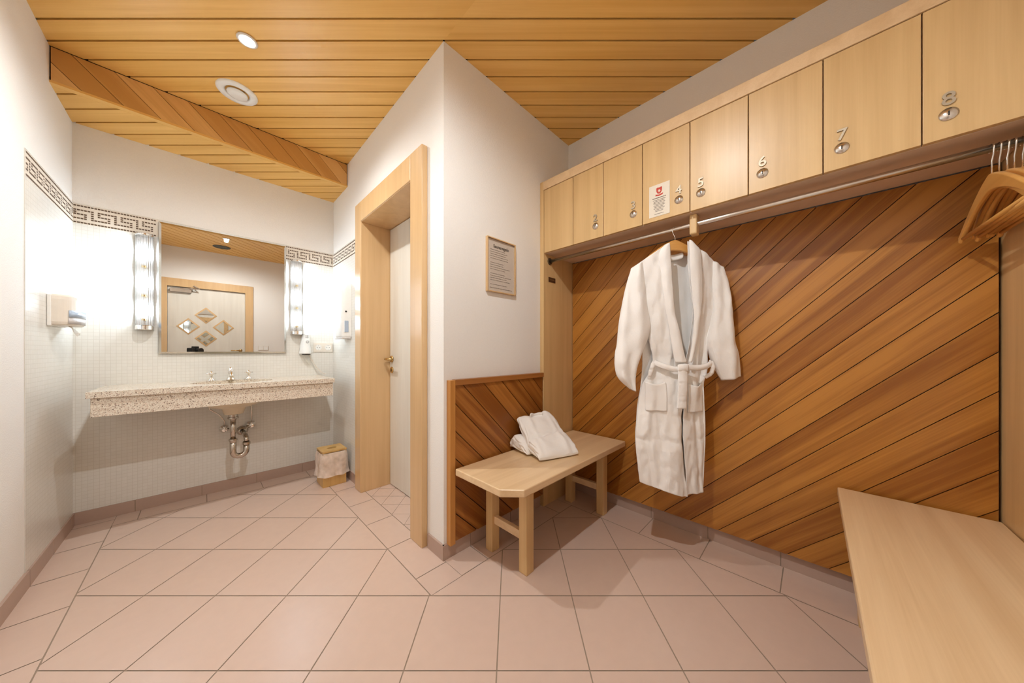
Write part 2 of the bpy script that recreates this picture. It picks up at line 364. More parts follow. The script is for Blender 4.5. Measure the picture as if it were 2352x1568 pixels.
mb.box((XL, YS + .006, ZS + .012), (XD, YS + .03, ZC + .01), 1)
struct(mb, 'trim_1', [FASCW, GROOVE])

# skirting tiles
def skirt(name, x0, y0, x1, y1, ph, along, h=.075):
    m = MB(); m.box((min(x0, x1) + .001, min(y0, y1) + .001, 0), (max(x0, x1) - .001, max(y0, y1) - .001, h - .002), 1); lo, hi = (y0, y1) if along == 'Y' else (x0, x1); k = math.floor((lo - ph) / P_)
    while ph + k * P_ < hi:
        a, b = max(lo, ph + k * P_ + G), min(hi, ph + (k + 1) * P_ - G); k += 1
        if b - a < .004: continue
        if along == 'Y': m.box((x0 - .001, a, 0), (x1 + .001, b, h))
        else: m.box((a, y0 - .001, 0), (b, y1 + .001, h))
    struct(m, name, [SKIRT, GROUT])
skirt('baseboard_left', XL, YF, XL + .009, YM, 1.87, 'Y'); skirt('baseboard_back', XL + .01, YM - .009, XD - .01, YM, -.31, 'X')
skirt('baseboard_door_side', XD - .009, 2.545, XD, YM - .01, 2.6, 'Y'); skirt('baseboard_door_side', XD - .009, YB - .008, XD, 1.462, 1.2, 'Y')
skirt('baseboard_bench_side', XD - .008, YB - .009, 1.60, YB, 1.01, 'X'); skirt('baseboard_right', XR + .028, -.465, XR + .04, 1.285, .11, 'Y')

# Greek key border of little brown mosaic stones
def key_on(c, r):                      # r counted from the top, 0..8 ; period 7
    if r in (0, 8): return True
    c %= 7; k = r - 2
    if k < 0 or k > 4: return False
    return c == 0 or (k == 4 and c <= 5) or (c == 5 and k >= 2) or (k == 2 and 2 <= c <= 5) or (c == 2 and k <= 2) or (k == 0 and c >= 2)
def border(name, plane, c, a0, a1, flip=False, start=0, skip=None):
    m = MB(); p = .0125; n = int((a1 - a0) / p); zt = 1.932; sgn = {'Y-': -1, 'X+': 1, 'X-': -1}[plane]
    def B(u0, u1, z0, z1, d0, d1, mi):
        if plane[0] == 'Y': m.box((u0, c + sgn * d0, z0), (u1, c + sgn * d1, z1), mi)
        else: m.box((c + sgn * d0, u0, z0), (c + sgn * d1, u1, z1), mi)
    for q0, q1 in (((a0, skip[0]), (skip[1], a1)) if skip else ((a0, a1),)): B(q0, q1, zt - .114, zt + .002, .003, .0036, 1)
    for i in range(n + 1):
        ci = n - i if flip else i
        u = a0 + i * p
        if u + p > a1: break
        if skip and u + p > skip[0] and u < skip[1]: continue
        for r in range(9):
            if key_on(ci + start, r): B(u + .0013, u + p - .0013, zt - (r + 1) * p + .0022, zt - r * p - .0022, .0036, .0044, 0)
    struct(m, name, [BROWNM, CREAMM])
border('trim_2', 'Y-', YM, XL + .004, XD - .004, start=2, skip=(-.211, .491))
border('trim_3', 'X+', XL, 2.462, YM - .005, start=4); border('trim_4', 'X-', XD, 2.50, YM - .005, flip=True, start=3)

# ------------------------------------------------------------------ door in the side wall
d2 = tag(thing('door_2', None, None, (XD, 2.0, 0)), kind='structure')
mb = MB()
def casing(mb, y0, y1, z0, z1, x0, x1): mb.box((x0, y0, z0), (x1, y1, z1))
cf = .815
for x0, i, o_, h0, h1 in ((cf, 0, .115, 0, .15), (.838, .113, .165, .145, .165)):
    mb.box((x0, DJ1 + i + (.004 if i == 0 else 0), 0), (XD - .0035, DJ1 + o_, DH + h1)); 
mb.box((cf, DJ0 - .135, 0), (XD - .0005, DJ0 - .004, DH + .15)); mb.box((cf, DJ0 - .0045, DH + .004), (XD - .0035, DJ1 + .0045, DH + .15))
mb.box((.838, DJ0 - .03, DH + .149), (XD - .0035, DJ1 + .165, DH + .160))
put(mb.build('casing', BEECHD, bevel=.004), d2)
mb = MB().box((cf + .004, DJ1, 0), (DX + .045, DJ1 + .0035, DH)).box((cf + .004, DJ0 - .0035, 0), (DX + .045, DJ0, DH)).box((cf + .004, DJ0 - .0035, DH), (DX + .045, DJ1 + .0035, DH + .0035)).box((XD + .001, DJ1 + .003, 0), (DX + .045, DJ1 + .0195, DH)).box((XD + .001, DJ0, DH + .003), (DX + .045, DJ1, DH + .0195))
put(mb.build('jamb', BEECHD, bevel=.002), d2)
leaf = put(MB().box((DX, DJ0 + .004, .006), (DX + .04, DJ1 - .004, DH - .004)).build('door_leaf', LEAFW, bevel=.002), d2)
mb = MB(); hy, hz = 2.33, .985
mb.lathe([(0, DX - .010), (.024, DX - .010), (.026, DX - .006), (.026, DX), (0, DX)], (0, hy, hz), axis='X').tube([(DX - .005, hy, hz), (DX - .05, hy, hz), (DX - .058, hy - .012, hz), (DX - .058, hy - .11, hz)], .009)
put(mb.build('door_handle', BRASS, smooth=True), d2)
mb = MB().lathe([(0, DX - .008), (.022, DX - .008), (.025, DX - .005), (.025, DX), (0, DX)], (0, hy, .90), axis='X'); mb.box((DX - .0095, hy - .003, .888), (DX - .008, hy + .003, .908), 1)
put(mb.build('keyhole_rosette', [BRASS, DARKG], smooth=False), d2)

# ------------------------------------------------------------------ entry door behind the camera (seen in the mirror)
d1 = tag(thing('door_1', None, None, (.06, YF, 0)), kind='structure')
mb = MB().box((FX0 - .085, YF, 0), (FX0 + .002, YF + .022, 2.13)).box((FX1 - .002, YF, 0), (FX1 + .10, YF + .022, 2.13)).box((FX0, YF, FH - .02), (FX1, YF + .022, 2.13))
put(mb.build('casing', BEECHD, bevel=.004), d1)
leaf = put(MB().box((FX0 + .003, YF - .05, .008), (FX1 - .003, YF - .012, FH - .022)).build('door_leaf', LEAFW, bevel=.002), d1)
cx0 = .035; s_ = .128
for (ax, az) in ((cx0, 1.60), (cx0 - .19, 1.42), (cx0 + .20, 1.42), (cx0, 1.24)):
    for nm, r0, r1, y1, mt in (('diamond_frame', s_, s_ - .028, YF - .006, BEECHD),):
        m = MB(); o = [(ax + r0, az), (ax, az + r0), (ax - r0, az), (ax, az - r0)]; i_ = [(ax + r1, az), (ax, az + r1), (ax - r1, az), (ax, az - r1)]
        for k in range(4):
            a, b, c_, d_ = o[k], o[(k + 1) % 4], i_[(k + 1) % 4], i_[k]
            m.hexa([(a[0], YF - .0125, a[1]), (b[0], YF - .0125, b[1]), (c_[0], YF - .0125, c_[1]), (d_[0], YF - .0125, d_[1]), (a[0], YF - .009, a[1]), (b[0], YF - .009, b[1]), (c_[0], YF - .004, c_[1]), (d_[0], YF - .004, d_[1])])
        put(m.build(nm, mt), d1)
    m = MB(); r1 = s_ - .027; m.prism([(ax + r1, YF - .0122, az), (ax, YF - .0122, az + r1), (ax - r1, YF - .0122, az), (ax, YF - .0122, az - r1)], (0, .003, 0))
    put(m.build('diamond_pane', MIRROR), d1)
put(MB().box((-.34, YF - .012, FH - .10), (-.12, YF + .03, FH - .05)).box((-.13, YF + .012, FH - .05), (-.10, YF + .03, FH - .02)).tube([(-.24, YF + .02, FH - .045), (-.03, YF + .06, FH - .035), (-.10, YF + .026, FH + .01)], .008, 8).build('door_closer', STEEL, bevel=.003), d1)
put(MB().lathe([(0, YF - .008), (.024, YF - .008), (.024, YF - .012)], (FX1 - .06, 0, 1.05), axis='Y').tube([(FX1 - .06, YF - .01, 1.05), (FX1 - .06, YF + .04, 1.05), (FX1 - .18, YF + .04, 1.05)], .009).build('door_handle', BRASS, smooth=True), d1)

# ------------------------------------------------------------------ text helper
def text_mesh(txt, size, mat, depth=.001, bold=0.0, name='numeral'):
    cu = bpy.data.curves.new(name, 'FONT'); cu.body = txt; cu.size = size; cu.extrude = depth; cu.align_x = 'CENTER'; cu.align_y = 'CENTER'; cu.offset = bold; cu.resolution_u = 6
    to = bpy.data.objects.new('tmp', cu); C.objects.link(to); dg = bpy.context.evaluated_depsgraph_get(); me = bpy.data.meshes.new_from_object(to.evaluated_get(dg))
    bpy.data.objects.remove(to); bpy.data.curves.remove(cu); me.materials.clear(); me.materials.append(mat); me.name = name
    o = bpy.data.objects.new(name, me); C.objects.link(o); return o
def orient(o, loc, right, up):
    r, u = Vector(right), Vector(up); n = r.cross(u); M = Matrix((r, u, n)).transposed().to_4x4(); M.translation = Vector(loc); o.matrix_local = M

# ------------------------------------------------------------------ cladding panels
wp = thing('cladding_panel', 'large reddish-brown cladding of diagonal boards on the right wall behind the hanging robe', 'wall panelling', (XR, .4, .08))
mb = MB(); boards(mb, rect(-.463, .082, 1.283, 1.70), (XR, 0, 0), (0, 1, 0), (0, 0, 1), (-1, 0, 0), -math.pi / 4, .0975, (.773 - .466) / math.sqrt(2), .003, .012, seed=21, spread=1.0)
put(mb.build('boards', DARKW), wp)
put(MB().box((XR + .0095, -.463, .083), (XR + .0395, 1.283, 1.70)).build('backing', GROOVE), wp)
wn = thing('wainscot_panel', 'low wooden wainscot of diagonal boards behind the near bench', 'wall panelling', (1.2, YB, .08))
yw = YB - .035
mb = MB(); boards(mb, rect(.898, .082, 1.606, .872), (0, yw + .008, 0), (1, 0, 0), (0, 0, 1), (0, -1, 0), -math.pi / 4, .0985, (.87 + 1.09) / math.sqrt(2), .004, .010, seed=31, spread=1.0)
put(mb.build('boards', WAINW), wn)
put(MB().box((.898, yw + .016, .082), (1.606, YB - .0005, .872)).build('backing', GROOVE), wn)
EDGE = wood('panel_edge_wood', (.48, .20, .045), (.60, .28, .07), 'OBJ', VZ, FZ, rough=.35)
CAPW = wood('panel_cap_wood', (.26, .09, .02), (.40, .16, .04), 'OBJ', (.8, 16, 16), (4, 210, 210), rough=.35)
put(MB().box((.866, yw, .072), (.8975, YB - .0005, .90)).build('edge_strip', EDGE, bevel=.002), wn)
put(MB().box((.898, yw - .002, .873), (1.607, YB - .0005, .902)).build('cap_rail', CAPW, bevel=.002), wn)

# ------------------------------------------------------------------ lockers
LX, LZ0, LZ1, LT = 1.61, 1.705, 2.125, 2.185
yl = [1.285, 1.056, .853, .632, .411, .192, -.028, -.249, -.466]
lk = thing('locker_cabinet', 'long beech wall cabinet of eight numbered locker doors above the clothes rail', 'cabinet', (LX, .4, 0))
put(MB().box((LX + .019, -.469, LZ0), (XR - .001, 1.288, LZ1 + .02)).build('carcass', wood('locker_underside', (.70, .52, .38), (.76, .57, .42), 'OBJ', VZ, FZ, rough=.5)), lk)
put(MB().box((LX - .004, -.469, LZ1 + .003), (XR - .0005, 1.288, LT)).build('top_board', BEECHX, bevel=.003), lk)
put(MB().box((LX, 1.288, 0), (XR + .04, 1.3195, LT + .003)).build('side_panel', BEECH, bevel=.002), lk)
put(MB().box((LX, -.4985, 0), (XR + .04, -.4705, LT + .003)).build('side_panel', BEECH, bevel=.002), lk)
nums = [None, '2', '3', '4', '5', '6', '7', '8']; npos = [None, .902, .679, .458, .366, .146, -.075, -.298]
for i in range(8):
    dr = put(MB().box((LX, yl[i + 1] + .0018, LZ0 + .001), (LX + .018, yl[i] - .0018, LZ1)).build('locker_door', BEECH, bevel=.0012), lk)
    if nums[i]:
        n = text_mesh(nums[i], .056, NUMM, .0022, .0006); put(n, dr)
        loc = n.location.copy(); orient(n, (LX - .0022 + loc.x, npos[i] + loc.y, 1.822 + loc.z), (0, -1, 0), (0, 0, 1))
        lkm = MB().lathe([(0, LX - .006), (.012, LX - .006), (.014, LX - .003), (.019, LX - .002), (.019, LX), (0, LX)], (0, npos[i], 1.777), axis='X')
        lo = put(lkm.build('lock', STEEL, smooth=True), dr); lo.parent = dr
        put(MB().box((LX - .0068, npos[i] - .0015, 1.771), (LX - .0058, npos[i] + .0015, 1.784)).build('keyhole', DARKG), dr)
# notice on door 4
nt_ = thing('notice_sheet', 'cream notice with a red crest taped to locker door 4', 'notice', (LX - .001, .55, 1.73))
put(MB().box((LX - .0016, .4985, 1.727), (LX - .0006, .597, 1.887)).build('sheet', PAPER), nt_)
m = MB(); xx = LX - .0020; yc = .548
def P3(y, z): return (xx, y, z)
crest = [(-.014, .022), (-.010, .026), (0, .024), (.010, .026), (.014, .022), (.013, .006), (.008, -.004), (0, -.008), (-.008, -.004), (-.013, .006)]
m.prism([P3(yc - a, 1.845 + b) for a, b in crest], (.0005, 0, 0), 0)
m.prism([P3(yc - a, 1.845 + b) for a, b in [(-.020, -.006), (0, -.011), (.020, -.006), (.016, -.010), (.019, -.014), (0, -.018), (-.019, -.014), (-.016, -.010)]], (.0004, 0, 0), 0)
m.prism([(xx - .0004, yc + a, 1.853 + b) for a, b in ((-.002, -.007), (.002, -.007), (.002, -.002), (.006, -.002), (.006, .002), (.002, .002), (.002, .007), (-.002, .007), (-.002, .002), (-.006, .002), (-.006, -.002), (-.002, -.002))], (.0006, 0, 0), 1)
put(m.build('crest', [RED, PAPER]), nt_)
def words(mb, x0, x1, z, h, place, seed, center=True, mi=0):
    r = random.Random(seed); a = x0
    while a < x1:
        b = min(x1, a + r.uniform(.006, .02) * (x1 - x0) / .1)
        place(mb, a, b, z, h); a = b + .0022 * (x1 - x0) / .1
m = MB()
def plc(mb, a, b, z, h): mb.box((LX - .0019, yc - a, z), (LX - .0015, yc - b, z + h))
for k, (wd, z) in enumerate([(.032, 1.817), (.030, 1.808), (.026, 1.801), (.028, 1.794), (.024, 1.787), (.027, 1.780), (.022, 1.773), (.026, 1.766), (.020, 1.759), (.018, 1.752), (.022, 1.738)]):
    words(m, -wd, wd, z, .0024 if k else .0038, plc, k + 3)
put(m.build('lettering', INK), nt_)
# little brown plate on the side panel
npl = thing('name_plate', 'small dark brown plate screwed to the locker side panel under the rail end', 'sign', (1.70, 1.288, 1.53))
M_PL = plain('dark_brown_plate', (.09, .035, .012), .4)
put(MB().box((1.662, 1.2845, 1.522), (1.738, 1.2878, 1.555)).build('plate', M_PL, bevel=.001), npl)
m = MB().box((1.676, 1.2840, 1.536), (1.724, 1.2846, 1.541)); put(m.build('lettering', plain('dull_gold', (.22, .12, .05), .4)), npl)

# ------------------------------------------------------------------ clothes rail
RX, RZ = 1.675, 1.662
cr_ = thing('clothes_rail', 'long brushed metal clothes rail under the lockers', 'rail', (RX, .4, RZ))
put(MB().tube([(RX, 1.287, RZ), (RX, -.4695, RZ)], .0115, 20).build('rail', STEEL, smooth=True), cr_)
for ya, yb in ((1.2875, 1.281), (-.470, -.4635)):
    put(MB().lathe([(0, ya), (.024, ya), (.022, yb), (.013, yb)], (RX, 0, RZ), axis='Y').build('flange', plain('dark_flange', (.12, .09, .05), .4, metal=.6), smooth=False), cr_)
put(MB().box((RX - .026, .392, RZ - .052), (RX + .026, .424, LZ0)).build('bracket', BEECH, bevel=.006), cr_)

# ------------------------------------------------------------------ benches
def bench(name, label, top, ztop, legs, lw, ld, group=None):
    cx_ = sum(p[0] for p in top) / len(top); cyy = sum(p[1] for p in top) / len(top)
    b = thing(name, label, 'bench', (cx_, cyy, 0), group); th = .034
    m = MB().prism([(x, y, ztop - th) for x, y in top], (0, 0, th))
    put(m.build('seat', BEECHX, bevel=.005, seg=3), b)
    xs = sorted({l[0] for l in legs}); ys = sorted({l[1] for l in legs})
    for (x, y) in legs: put(MB().box((x, y, 0), (x + lw, y + ld, ztop - th)).build('leg', BEECH, bevel=.003), b)
    for y in ys: put(MB().box((xs[0] + lw, y + ld / 2 - .011, ztop - th - .065), (xs[1], y + ld / 2 + .011, ztop - th)).build('rail', BEECHX, bevel=.002), b)
    for x in xs:
        put(MB().box((x + lw / 2 - .012, ys[0] + ld, .145), (x + lw / 2 + .012, ys[1], .185)).build('stretcher', BEECHX, bevel=.002), b)
        put(MB().box((x + lw / 2 - .012, ys[0] + ld, ztop - th - .06), (x + lw / 2 + .012, ys[1], ztop - th)).build('rail', BEECHX, bevel=.002), b)
    return b
bench('bench', 'beech bench against the wainscot with folded robes on it', [(.955, .868), (1.935, .868), (1.935, 1.27), (.885, 1.27), (.885, .945)], .46,
      [(1.055, .945), (1.785, .945), (1.055, 1.185), (1.785, 1.185)], .052, .05)
bench('bench', 'beech bench in the lower right corner with its far end touching the cladding', [(.74, -.466), (1.932, -.466), (1.932, -.077), (.80, -.077), (.74, -.13)], .46,
      [(.95, -.175), (1.745, -.175), (.95, -.44), (1.745, -.44)], .052, .05)

# ------------------------------------------------------------------ hangers
def hanger_parts(parent, half=.215, drop=.122, bar=True, hookz=.075):
    """local frame: origin where the hook rests on the rail, width along X, down is -Z"""
    m = MB(); top = []; bot = []
    n = 14
    for k in range(-n, n + 1):
        u = k / n; x = u * half; a = abs(u)
        zt = -hookz - drop * (a ** 1.25) * (1 - .06 * math.cos(a * 3)) ; th = .046 - .020 * a
        top.append((x, zt)); bot.append((x, zt - th - .012 * (1 - a) ** 2))
    for y in (-.0075, .0075): pass
    rows = []
    for (t, b_) in zip(top, bot): rows.append([(t[0], -.0065, t[1] - .004), (t[0], 0, t[1]), (t[0], .0065, t[1] - .004), (b_[0], .0065, b_[1] + .004), (b_[0], 0, b_[1]), (b_[0], -.0065, b_[1] + .004)])
    m.grid(rows, closed=True); base = 0; nr = len(rows)
    m.face(list(reversed(range(6)))); m.face([(nr - 1) * 6 + k for k in range(6)])
    o = m.build('hanger_body', HANGW, parent, smooth=False, bevel=.002)
    pts = []; R = .0150
    for k in range(0, 15):
        t = math.radians(-30 + k * (235 / 14)); pts.append((R * math.cos(t), 0, R * math.sin(t) - .0015))
    pts = pts + [(-.010, 0, -.022), (0, 0, -.040), (0, 0, -hookz - .01)]
    h = MB().tube(pts, .0019, 8).build('hook', CHROME, parent, smooth=True)
    parts = [o, h]
    if bar:
        e = half * .90; z = -hookz - drop * .90 - .032
        parts.append(MB().tube([(-e, 0, z), (e, 0, z)], .006, 10).build('trouser_bar', HANGW, parent, smooth=True))
    return parts
GRP = 'spare wooden hangers on the rail'
hs = [(-.386, 3, 0, 'frontmost spare wooden hanger on the rail, farthest from the side panel'),
      (-.399, -1, 1, 'second spare hanger on the rail counted from the robe side'),
      (-.411, 1, 0, 'third spare hanger on the rail counted from the robe side'),
      (-.423, -2, 0, 'fourth spare hanger on the rail counted from the robe side'),
      (-.436, 0, 0, 'fifth spare hanger on the rail, next to last by the side panel'),
      (-.450, 0, 0, 'last spare hanger on the rail, right against the side panel')]
proto = thing('coat_hanger', hs[0][3], 'hanger', (0, 0, 0), GRP); hp = hanger_parts(proto)
for i, (y, a, fl, lab) in enumerate(hs):
    if i == 0: h = proto
    else:
        h = proto.copy(); C.objects.link(h)
        for p in hp: c = p.copy(); C.objects.link(c); c.parent = h
    h['label'] = lab; h.location = (RX, y, RZ); h.rotation_euler = (0, math.radians(random.Random(i).uniform(-2, 2)), math.radians(a))

# ------------------------------------------------------------------ the hanging bathrobe
D0 = 1.545
def rp(xz, yz, dep=0.0):        # a point of the robe: measured outline -> metres in the plane of the robe, dep = away from the viewer
    r = (1380 + xz / 2.45 - 1176) / 700 * D0; z = EYE - (520 + yz / 2.45 - HOR) / 700 * D0
    p = FWD * (D0 + dep) + RGT * r; return Vector((p.x, p.y, z))
def lerp_curve(pts, n):
    """resample a polyline to n points with a Catmull-Rom through evenly spaced arc length"""
    P = [Vector(p) for p in pts]; L = [0]
    for i in range(1, len(P)): L.append(L[-1] + (P[i] - P[i - 1]).length)
    out = []
    for k in range(n):
        s = L[-1] * k / (n - 1); i = 0
        while i < len(P) - 2 and L[i + 1] < s: i += 1
        t = (s - L[i]) / max(1e-9, L[i + 1] - L[i]); p0, p1, p2, p3 = P[max(i - 1, 0)], P[i], P[i + 1], P[min(i + 2, len(P) - 1)]
        out.append(.5 * ((2 * p1) + (p2 - p0) * t + (2 * p0 - 5 * p1 + 4 * p2 - p3) * t * t + (3 * p1 - p0 - 3 * p2 + p3) * t ** 3))
    return out
def wr(x, y, a, sx=55, sy=160, seed=0): return a * noise.noise(Vector((x / sx, y / sy, seed)))
robe = thing('bathrobe', 'white waffle bathrobe hanging belted from the rail', 'bathrobe', tuple(rp(400, 1490)))
NR = 80; NCOL = 26
Lc = lerp_curve([(170, 236), (212, 400), (255, 590), (280, 690), (294, 765), (262, 830), (232, 900), (215, 1000), (203, 1100), (197, 1180), (203, 1300), (222, 1440)], NR)
Ac = lerp_curve([(352, 112), (366, 250), (376, 400), (386, 500), (410, 600), (432, 700), (450, 768), (447, 870), (438, 960), (428, 1040), (430, 1130), (430, 1200), (448, 1350), (470, 1506)], NR)
Bc = lerp_curve([(468, 92), (470, 250), (484, 400), (492, 500), (487, 600), (474, 700), (460, 765), (446, 870), (438, 960), (440, 1080), (444, 1200), (455, 1350), (466, 1494)], NR)
Rc = lerp_curve([(690, 235), (668, 350), (640, 500), (612, 620), (602, 700), (600, 765), (580, 850), (585, 960), (590, 1060), (594, 1180), (590, 1250), (580, 1400), (583, 1490)], NR)
def vfold(x, y):                      # folds fan out of the belt
    k = max(0, 1 - abs(y - 775) / 330)
    return .009 * k * math.sin(x / 13.5 + y * .004) + .006 * math.sin(x / 31 + y * .0035) * min(1, max(0, (y - 150) / 200))
def panel(E0, E1, side, seed, base):
    rows = []
    for i in range(NR):
        row = []
        for j in range(NCOL + 1):
            u = j / NCOL; p = E0[i].lerp(E1[i], u); x, y = p.x, p.y
            waist = .022 * math.exp(-((y - 775) / 90) ** 2)
            bulge = -.050 * math.sin(min(1, u * 1.15) * math.pi / 2) ** .8 + waist * u
            dep = base + .012 + bulge + vfold(x, y) + wr(x, y, .010, 34, 120, seed) + wr(x, y, .0045, 18, 34, seed + 5) * (1 if y > 600 else .6) + wr(x + y * .6, y - x * .5, .0035, 45, 16, seed + 9)
            dep += .007 * math.exp(-((y - 1192 - 10 * u) / 7) ** 2) + .004 * math.exp(-((y - 1075 - 14 * math.sin(u * 3 + seed)) / 9) ** 2) + .010 * math.exp(-((x - (425 if side < 0 else 525) - (y - 1000) * .06) / 14) ** 2) * min(1, max(0, (y - 930) / 120))
            row.append(rp(x, y, dep))
        rows.append(row)
    return rows
body = MB().grid(panel(Rc, Bc, 1, 7, .006)).grid(panel(Lc, Ac, -1, 3, -.004))
# back panel
BL = lerp_curve([(172, 240), (210, 400), (255, 590), (240, 690), (236, 800), (228, 900), (214, 1000), (206, 1100), (200, 1180), (208, 1300), (226, 1425)], NR)
BR = lerp_curve([(686, 238), (665, 350), (640, 500), (612, 620), (604, 700), (600, 800), (578, 880), (583, 960), (588, 1060), (590, 1180), (586, 1300), (580, 1475)], NR)
rows = []
for i in range(NR):
    row = []; t = i / (NR - 1)
    for j in range(25):
        u = j / 24; p = BL[i].lerp(BR[i], u); x, y = p.x, p.y
        topl = 0
        if i < 22:
            e = min(u, 1 - u) * 2; neck = (-95 * min(1, e / .72) + (12 if .36 < u < .60 else 0)); y += neck * (1 - i / 22)
        dep = .038 - .030 * abs(2 * u - 1) ** 3 + .006 * math.sin(x / 25) + wr(x, y, .008, 40, 150, 11)
        row.append(rp(x, y, dep))
    rows.append(row)
body.grid(rows)
put(body.build('robe_body', TERRY, smooth=True, subsurf=1, solid=.003), robe)
# shawl collar
def band(Cin, Cout, seed, d, n=30, m=7):
    A_, B_ = lerp_curve(Cin, n), lerp_curve(Cout, n); rows = []
    for i in range(n):
        row = []
        for j in range(m):
            u = j / (m - 1); p = A_[i].lerp(B_[i], u); dd = d - .010 * math.sin(u * math.pi) + .010 * u + wr(p.x, p.y, .006, 25, 90, seed)
            row.append(rp(p.x, p.y, dd))
        rows.append(row)
    return rows
col = MB().grid(band([(356, 112), (360, 150), (363, 190), (368, 250), (377, 400), (388, 500), (412, 600), (434, 700), (450, 762)], [(335, 122), (312, 150), (303, 190), (312, 270), (328, 400), (345, 500), (364, 600), (378, 700), (392, 762)], 2, -.052))
col.grid(band([(467, 92), (469, 130), (470, 180), (471, 250), (484, 400), (493, 500), (488, 600), (476, 700), (463, 762)], [(492, 108), (528, 136), (542, 180), (545, 250), (545, 400), (538, 500), (524, 600), (505, 700), (486, 762)], 4, -.046))
put(col.build('collar', TERRY, smooth=True, subsurf=1, solid=.004), robe)
ncol = []
for yy, dd in ((142, .020), (158, .016), (176, .020)):
    ncol.append([rp(358 + 110 * k / 10, yy + 12 * math.sin(math.pi * k / 10), dd - .012 * abs(k / 5 - 1) ** 2) for k in range(11)])
put(MB().grid(ncol).build('neckband', TERRY, smooth=True, subsurf=1, solid=.005), robe)
# sleeves
def sleeve(rows2, seed, d0, name='sleeve'):
    n = 30; O = lerp_curve([r[0] for r in rows2], n); I = lerp_curve([r[1] for r in rows2], n); rows = []
    for i in range(n):
        c = (O[i] + I[i]) / 2; hv = (I[i] - O[i]) / 2; rw = hv.length / 2.45 / 700 * D0; t = i / (n - 1)
        dr = min(.042, rw * .62) * (1 if t > .1 else .6 + 4 * t); row = []
        cuff = .004 if t > .74 else 0
        for k in range(24):
            a = 2 * math.pi * k / 24; q = c + hv * math.cos(a) * (1 + cuff * 4)
            rip = .007 * math.sin(a * 4 + t * 5 + seed) * t + .006 * math.sin(q.x / 15 + seed) + wr(q.x, q.y, .011, 24, 60, seed) + wr(q.x + q.y * .4, q.y, .006, 30, 13, seed + 3) * t * t
            row.append(rp(q.x, q.y, d0 - (dr + cuff + rip) * math.sin(a)))
        rows.append(row)
    return MB().grid(rows, closed=True).build(name, TERRY, smooth=True, subsurf=1, solid=.003)
put(sleeve([((168, 238), (232, 196)), ((140, 330), (240, 330)), ((118, 430), (254, 450)), ((100, 530), (270, 555)), ((90, 620), (256, 632)), ((84, 690), (226, 705)), ((77, 700), (222, 716)), ((76, 780), (197, 780)), ((94, 850), (186, 850)), ((160, 912), (188, 925))], 1, -.012), robe)
put(sleeve([((690, 232), (622, 196)), ((716, 330), (628, 330)), ((733, 450), (634, 450)), ((742, 560), (618, 560)), ((748, 640), (600, 650)), ((762, 690), (616, 722)), ((772, 740), (640, 790)), ((780, 840), (682, 864))], 4, .0), robe)
# belt
def ribbon(pts, wpx, deps, name='belt', n=40, vert=False):
    Cn = lerp_curve(pts, n); rows = []
    for i in range(n):
        t = i / (n - 1); k = t * (len(deps) - 1); a = int(min(k, len(deps) - 2)); dep = deps[a] + (deps[a + 1] - deps[a]) * (k - a)
        p = Cn[i]; dirv = (Cn[min(i + 1, n - 1)] - Cn[max(i - 1, 0)]); nrm = Vector((-dirv.y, dirv.x)).normalized()
        row = []
        for j in range(5):
            u = (j / 4 - .5) * wpx; q = p + nrm * u; row.append(rp(q.x, q.y, dep - .006 * math.cos((j / 4 - .5) * math.pi) + wr(q.x, q.y, .004, 14, 14, 9)))
        rows.append(row)
    return rows
bl = MB().grid(ribbon([(290, 762), (318, 778), (352, 792), (392, 800), (430, 784), (470, 790), (530, 790), (580, 778), (612, 760)], 26, [-.012, -.045, -.052, -.056, -.056, -.05, -.04, -.01]))
bl.grid(ribbon([(292, 764), (272, 792), (266, 830), (268, 856)], 22, [-.012, -.03, -.026, -.01])); bl.grid(ribbon([(610, 758), (614, 792), (604, 826), (584, 846)], 22, [-.01, -.02, -.02, 0]))
bl.grid(ribbon([(420, 778), (421, 860), (418, 950), (416, 1010)], 50, [-.062, -.066, -.064, -.060]))
bl.grid([[rp(392 + 56 * u / 5, 772 + 36 * v / 4, -.068 - .008 * math.sin(math.pi * u / 5) * math.sin(math.pi * v / 4)) for u in range(6)] for v in range(5)])
put(bl.build('belt', TERRY, smooth=True, subsurf=1, solid=.006), robe)
def front_dep(E0, E1, base, seed, x, y):
    i = min(range(NR), key=lambda q: abs(E0[q].lerp(E1[q], .5).y - y)); u = min(1, max(0, (x - E0[i].x) / (E1[i].x - E0[i].x)))
    waist = .022 * math.exp(-((y - 775) / 90) ** 2); bulge = -.050 * math.sin(min(1, u * 1.15) * math.pi / 2) ** .8 + waist * u
    return base + .012 + bulge + vfold(x, y) + wr(x, y, .010, 34, 120, seed)
def pocket(E0, E1, base, seed, x0, x1, y0, y1):
    rows = []
    for i in range(10):
        v = i / 9; row = []
        for j in range(11):
            u = j / 10; x = x0 + (x1 - x0) * u; y = y0 + (y1 - y0) * v + 16 * (1 - v) * math.sin(math.pi * u)
            row.append(rp(x, y, front_dep(E0, E1, base, seed, x, y) - .007 - .012 * (1 - v) ** 2 * math.sin(math.pi * u)))
        rows.append(row)
    return MB().grid(rows).build('pocket', TERRY, smooth=True, subsurf=1, solid=.003)
put(pocket(Lc, Ac, -.004, 3, 242, 348, 868, 1032), robe); put(pocket(Rc, Bc, .006, 7, 468, 572, 878, 1040), robe)
rh = thing('coat_hanger', 'wooden hanger carrying the white bathrobe', 'hanger', (0, 0, 0))
hanger_parts(rh, half=.150, drop=.088, bar=False, hookz=.052)
hp0 = FWD * 1.545 + RGT * ((1551 - 1176) / 700 * 1.545)
rh.location = (RX, RX * 0 + .494, RZ); rh.rotation_euler = (0, 0, math.atan2(RGT.y, RGT.x))

